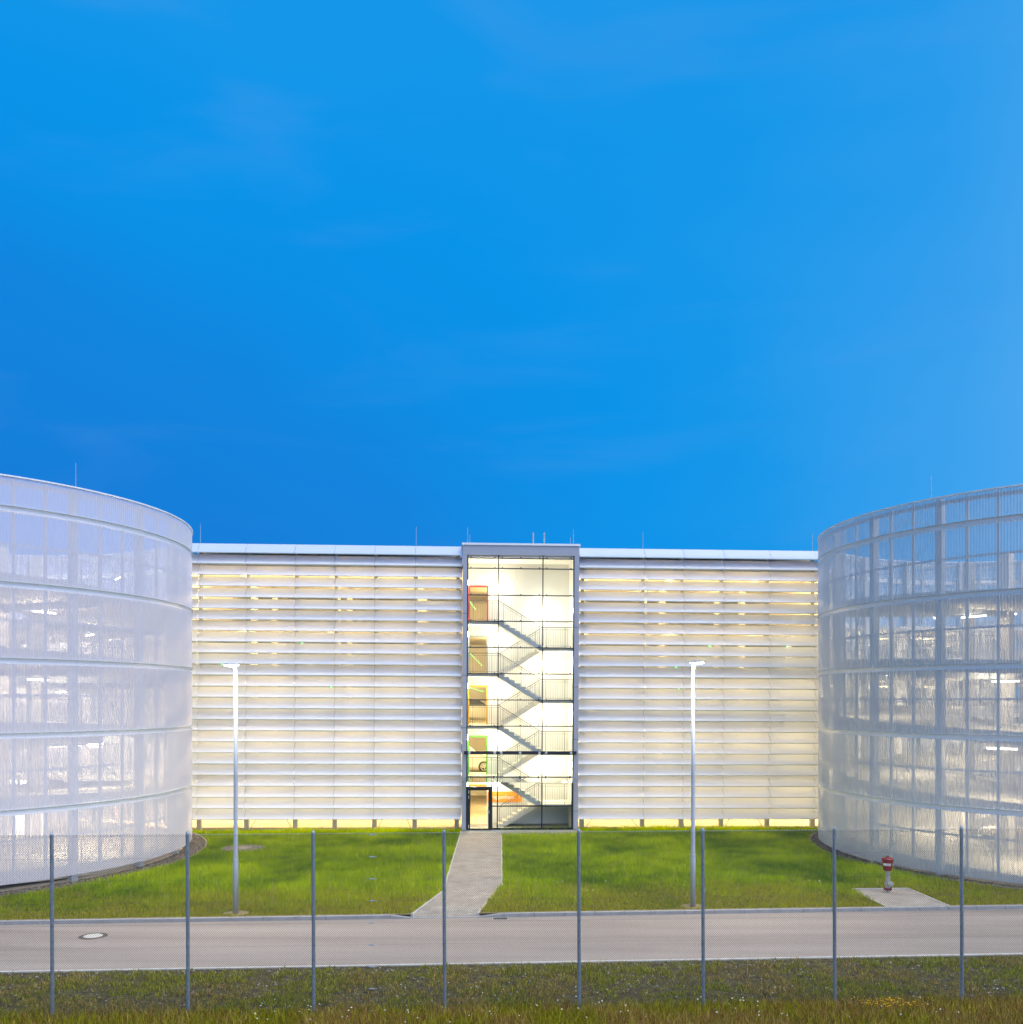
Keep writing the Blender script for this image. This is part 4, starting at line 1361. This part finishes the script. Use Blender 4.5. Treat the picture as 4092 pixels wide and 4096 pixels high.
# ================================================================== chain-link fence
fence = empty('chain_link_fence', (0, 21.08, 0), 'tall chain-link fence on round galvanised posts along the near verge', 'fence')
FM = 0.0516
posts_px = [99, 355, 592, 839, 1093, 1327, 1575, 1815]
def fx(pd):
    tx = (pd * 4092 / 1930 - 2046) / FPX
    return tx * 21.08 / (1 - FM * tx)
PX = [fx(p) for p in posts_px]
PX = [PX[0] - 2.75] + PX + [PX[-1] + 2.75]
FT = 4.03
for x_ in PX:
    mb = MB(); y_ = FM * x_
    lean = 0.004 * 4
    mb.tube((x_, y_, -0.25), (x_ - lean, y_, FT), 0.040, n=16)
    mb.tube((x_ - lean, y_, FT), (x_ - lean, y_, FT + 0.02), 0.043, 0.03, n=16)
    o = mb.build('post', M['post'], fence, smooth=False)
    cp = MB()
    for dx in (-0.02, 0.015): cp.tube((x_ - lean + dx, y_, FT + 0.01), (x_ - lean + dx, y_, FT + 0.06), 0.006, n=5)
    cp.build('post_cap', M['post'], o)
mesh = MB()
x0, x1 = PX[0], PX[-1]
z0, z1 = -0.02, FT - 0.03
D = 0.0525
H_ = z1 - z0
y_off = -0.052
def wire3(mb, a, b, r):
    a = Vector(a); b = Vector(b); d = (b - a).normalized()
    u_ = Vector((0, 1, 0)); w_ = d.cross(u_).normalized()
    vs = []
    for c in (a, b):
        for k in range(3):
            t = 2 * math.pi * k / 3
            vs.append(c + u_ * (r * math.cos(t)) + w_ * (r * math.sin(t)))
    mb.add(vs, [(0, 1, 4, 3), (1, 2, 5, 4), (2, 0, 3, 5)])
s_ = x0 - H_
k = 0
while s_ < x1:
    for sg in (1, -1):
        xa, za, xb, zb2 = s_, z0, s_ + H_, z1
        if xa < x0: za += (x0 - xa); xa = x0
        if xb > x1: zb2 -= (xb - x1); xb = x1
        if xb - xa < 0.02: continue
        if sg < 0: za, zb2 = z0 + z1 - za, z0 + z1 - zb2
        # sagging a little, so cut the wire in pieces
        m_n = 3
        prev = None
        for q in range(m_n + 1):
            t = q / m_n
            xx = xa + (xb - xa) * t; zz = za + (zb2 - za) * t
            yy = FM * xx + y_off + (0.0012 if sg > 0 else -0.0012) + 0.008 * math.sin(xx * 1.1) * math.sin(zz * 1.3)
            p_ = (xx, yy, zz)
            if prev: wire3(mesh, prev, p_, 0.0025)
            prev = p_
    s_ += D
mesh.build('wire_mesh', M['wire'], fence)
for q in range(9):
    z = FT - 0.06 - q * 0.495
    if z < -0.02: z = 0.02
    mb = MB()
    for a, b in zip(PX[:-1], PX[1:]):
        mb.tube((a, FM * a - 0.048, z), (b, FM * b - 0.048, z), 0.0019, n=4, caps=False)
    tw = mb.build('tension_wire', M['wire'], fence)
    xt = (1490 - 2046) / FPX * 21.0
    mb = MB(); mb.tube((xt - 0.05, FM * xt - 0.06, z), (xt + 0.05, FM * xt - 0.06, z), 0.016, n=8); mb.tube((xt + 0.05, FM * xt - 0.06, z), (xt + 0.12, FM * xt - 0.06, z), 0.007, n=6)
    mb.build('wire_tensioner', M['post'], tw)
kn = MB()
x_ = x0
while x_ < x1:
    y_ = FM * x_ - 0.05
    kn.tube((x_ - 0.014, y_, FT - 0.030), (x_ + 0.010, y_ - 0.004, FT - 0.014), 0.0085, 0.006, n=5)
    kn.tube((x_ - 0.014, y_, FT - 0.034), (x_ + 0.076, y_ + 0.003, FT - 0.030), 0.0022, n=4)
    x_ += 0.072 + random.uniform(-0.006, 0.006)
kn.build('top_edge_wire', M['steel'], fence)

# ================================================================== vegetation
def in_poly(x, y, poly):
    c = np.zeros(len(x), bool)
    n = len(poly)
    for i in range(n):
        x1_, y1_ = poly[i][:2]; x2_, y2_ = poly[(i + 1) % n][:2]
        cond = ((y1_ > y) != (y2_ > y))
        with np.errstate(divide='ignore', invalid='ignore'):
            xi = (x2_ - x1_) * (y - y1_) / (y2_ - y1_ + 1e-12) + x1_
        c ^= cond & (x < xi)
    return c
def vnoise(x, y, s, seed):
    r_ = np.random.default_rng(seed)
    g = r_.random((64, 64))
    X = (x * s) % 63; Y = (y * s) % 63
    i = X.astype(int); j = Y.astype(int); fx_ = X - i; fy_ = Y - j
    fx_ = fx_ * fx_ * (3 - 2 * fx_); fy_ = fy_ * fy_ * (3 - 2 * fy_)
    i2 = (i + 1) % 64; j2 = (j + 1) % 64
    return (g[i, j] * (1 - fx_) + g[i2, j] * fx_) * (1 - fy_) + (g[i, j2] * (1 - fx_) + g[i2, j2] * fx_) * fy_
def blades(name, x, y, z, h, w, col, label, lean=0.35, cat='grass'):
    n = len(x)
    a = rng.uniform(0, 2 * math.pi, n); b = rng.uniform(0, 2 * math.pi, n)
    l = rng.uniform(0, lean, n) * h
    ex, ey = np.cos(a) * w / 2, np.sin(a) * w / 2
    dx, dy = np.cos(b) * l, np.sin(b) * l
    v = np.zeros((n, 5, 3))
    v[:, 0] = np.stack([x - ex, y - ey, z], 1); v[:, 1] = np.stack([x + ex, y + ey, z], 1)
    v[:, 2] = np.stack([x + ex * .8 + dx * .4, y + ey * .8 + dy * .4, z + h * 0.6], 1)
    v[:, 3] = np.stack([x - ex * .8 + dx * .4, y - ey * .8 + dy * .4, z + h * 0.6], 1)
    v[:, 4] = np.stack([x + dx, y + dy, z + h * (1 - 0.2 * rng.random(n))], 1)
    base = (np.arange(n) * 5)[:, None]
    f = np.concatenate([base + np.array([0, 1, 2]), base + np.array([0, 2, 3]), base + np.array([3, 2, 4])], 0)
    c = np.repeat(col, 5, 0)
    return raw_mesh(name, v.reshape(-1, 3), f, c, M['grass'], label, cat)
def mixc(a, b, t):
    return np.array(a)[None] * (1 - t[:, None]) + np.array(b)[None] * t[:, None]
# lawn
n = 420000
Y = 29 + 21.5 * rng.random(n) ** 1.0
X = rng.uniform(-0.57, 0.57, n) * Y
ok = Y > (KL.y + (KR.y - KL.y) * (X - KL.x) / (KR.x - KL.x)) + 0.17
vfr = -(X) * math.sin(FROT[2]) + (Y - FR[1]) * math.cos(FROT[2])
ok &= vfr < 0.45 + 0.15 * rng.random(n)
ok &= ~in_poly(X, Y, PFULL) & ~in_poly(X, Y, PC)
for c, wd in ((CL, 0.68), (CR, 0.42)): ok &= (X - c[0]) ** 2 + (Y - c[1]) ** 2 > (RAD + wd) ** 2
for lp in (LP1, LP2): ok &= ((X - lp[0]) / 0.55) ** 2 + ((Y - lp[1] - 0.05) / 0.30) ** 2 > rng.uniform(0.5, 1.3, n)
kd = Y - (KL.y + (KR.y - KL.y) * (X - KL.x) / (KR.x - KL.x))
ok &= (kd > 0.22) | (rng.random(n) < 0.25)
ok &= (X - sx_) ** 2 + (Y - sy_) ** 2 > 1.0
X, Y = X[ok], Y[ok]
pn = np.clip((vnoise(X + 40, Y, 0.42, 3) * 0.5 + vnoise(X + 40, Y, 1.3, 4) * 0.3 + vnoise(X + 40, Y, 4.5, 5) * 0.2 - 0.5) * 1.9 + 0.55, 0, 1)
edge = np.clip((Y - (KL.y + (KR.y - KL.y) * (X - KL.x) / (KR.x - KL.x))) / 6.5, 0, 1)      # drier by the kerb
dry = np.clip(1.15 - edge * 1.5 + (vnoise(X + 40, Y, 0.9, 8) - 0.5) * 0.9, 0, 1)
nn = len(X)
g = mixc((0.12, 0.23, 0.0), (0.45, 0.58, 0.0), pn)
d_ = mixc((0.34, 0.31, 0.006), (0.52, 0.41, 0.05), rng.random(nn))
col = g * (1 - dry[:, None] * 0.75) + d_ * dry[:, None] * 0.75
col *= rng.uniform(0.7, 1.3, (nn, 1))
st = rng.random(nn) < 0.03 * (0.3 + dry)
col[st] = np.array((0.42, 0.36, 0.14)) * rng.uniform(0.8, 1.1, (st.sum(), 1))
h = (0.07 + 0.13 * rng.random(nn)) * (1.15 - 0.55 * dry) * (0.7 + 0.7 * pn)
h[st] *= 1.9
w = rng.uniform(0.012, 0.024, nn)
blades('lawn_grass', X, Y, np.zeros(nn), h, w, col, 'bright green uncut grass on the lawn between road and car park')
# verge
n = 230000
Y = 19.2 + 6.3 * rng.random(n)
X = rng.uniform(-0.60, 0.60, n) * Y
ny_ = NL.y + (NR.y - NL.y) * (X - NL.x) / (NR.x - NL.x)
dn = ny_ - 0.10 - Y
cl = vnoise(X + 40, Y, 1.2, 21) * 0.3 + vnoise(X + 40, Y, 4.0, 22) * 0.4 + vnoise((X + 40) * 2, Y * 2, 4.5, 23) * 0.3
fd = Y - (21.08 + FM * X)                   # >0 beyond the fence
dens = np.where(fd > 0.15, np.clip((cl - 0.40) * 5.0, 0.10, 1), 0.9) * np.clip(dn / 0.5, 0.05, 1)
dens = np.where(np.abs(fd) < 0.12, dens * 0.35, dens)
ok = (dn > 0) & (rng.random(n) < dens)
X, Y, fd, cl = X[ok], Y[ok], fd[ok], cl[ok]
nn = len(X)
hue = vnoise(X + 40, Y, 0.8, 31)
gcol = mixc((0.16, 0.19, 0.006), (0.44, 0.43, 0.03), rng.random(nn))
bcol = mixc((0.24, 0.15, 0.04), (0.56, 0.40, 0.14), rng.random(nn))
near = np.clip(0.5 - fd * 0.9, 0, 1)
tb = np.clip((hue - 0.42) * 3 + 0.30, 0.08, 0.92)
pick = rng.random(nn) < tb * np.where(fd > 0.15, 0.66, 0.72)
col = np.where(pick[:, None], bcol, gcol) * rng.uniform(0.45, 1.5, (nn, 1))
red = (rng.random(nn) < 0.16) & (fd < 0.3)
col[red] = np.array((0.22, 0.085, 0.03)) * rng.uniform(0.7, 1.2, (red.sum(), 1))
h = np.where(fd > 0.15, 0.03 + 0.20 * rng.random(nn) * cl, 0.10 + 0.25 * rng.random(nn))
w = np.where(fd > 0.15, rng.uniform(0.010, 0.024, nn), rng.uniform(0.006, 0.014, nn))
blades('verge_grass', X, Y, np.full(nn, -0.09), h, w, col, 'patchy weeds and brown grass on the stony verge around the fence', 0.8)
# stones on the verge
n = 9000
Y = 19.4 + 5.8 * rng.random(n); X = rng.uniform(-0.6, 0.6, n) * Y
ny_ = NL.y + (NR.y - NL.y) * (X - NL.x) / (NR.x - NL.x); dn = ny_ - 0.12 - Y; fd = Y - (21.08 + FM * X)
pxd = np.min(np.abs(X[:, None] - np.array(PX)[None, :]), 1)
keep = (dn > 0) & ((rng.random(n) < 0.22) | ((dn < 0.7) & (rng.random(n) < 0.8)) | ((np.abs(fd + 0.1) < 0.25) & (pxd < 0.5)))
X, Y = X[keep], Y[keep]
pebbles('verge_stones', np.stack([X, Y, np.full(len(X), -0.06)], 1), 0.012, 0.034, stone_cols(len(X), (0.20, 0.18, 0.15), (0.52, 0.50, 0.46)), 'scattered small pale stones on the verge beside the road')
# flowers
def flowers(name, x, y, z, size, c, label):
    n = len(x)
    v = np.zeros((n, 6, 3)); 
    tl = rng.uniform(-0.5, 0.5, (n, 2))
    for q in range(6):
        a = math.pi / 3 * q
        s_ = size * rng.uniform(0.7, 1.1, n)
        v[:, q, 0] = x + s_ * math.cos(a); v[:, q, 1] = y + s_ * math.sin(a)
        v[:, q, 2] = z + s_ * (math.cos(a) * tl[:, 0] + math.sin(a) * tl[:, 1]) + 0.3 * s_
    f = (np.arange(n) * 6)[:, None] + np.arange(6)[None]
    return raw_mesh(name, v.reshape(-1, 3), f, np.repeat(np.array(c)[None] * rng.uniform(0.85, 1.1, (n, 1)), 6, 0), M['petal'], label, 'flowers')
n = 420
Y = rng.uniform(19.7, 22.4, n); X = rng.uniform(-0.3, 0.6, n) * Y; k_ = (vnoise(X + 40, Y, 1.3, 50) > 0.5) | (rng.random(n) < 0.15)
X, Y = X[k_], Y[k_]
flowers('white_flowers', X, Y, rng.uniform(0.12, 0.34, len(X)), 0.020, (0.75, 0.76, 0.72), 'small white flowers in the tall grass around the fence foot')
c0 = G(3545, 4030, 0.1)
n = 120
X = c0[0] + rng.normal(0, 0.42, n); Y = c0[1] + rng.normal(0, 0.13, n)
flowers('yellow_flowers', X, Y, rng.uniform(0.14, 0.30, n), 0.017, (0.80, 0.45, 0.01), 'patch of small yellow flowers in the grass in front of the fence, below the hydrant')
n = 26
X = rng.uniform(0.5, 12, n); Y = rng.uniform(32, 35, n)
flowers('lawn_flowers', X, Y, rng.uniform(0.2, 0.3, n), 0.025, (0.8, 0.8, 0.75), 'a few white flowers in the lawn right of the footpath')
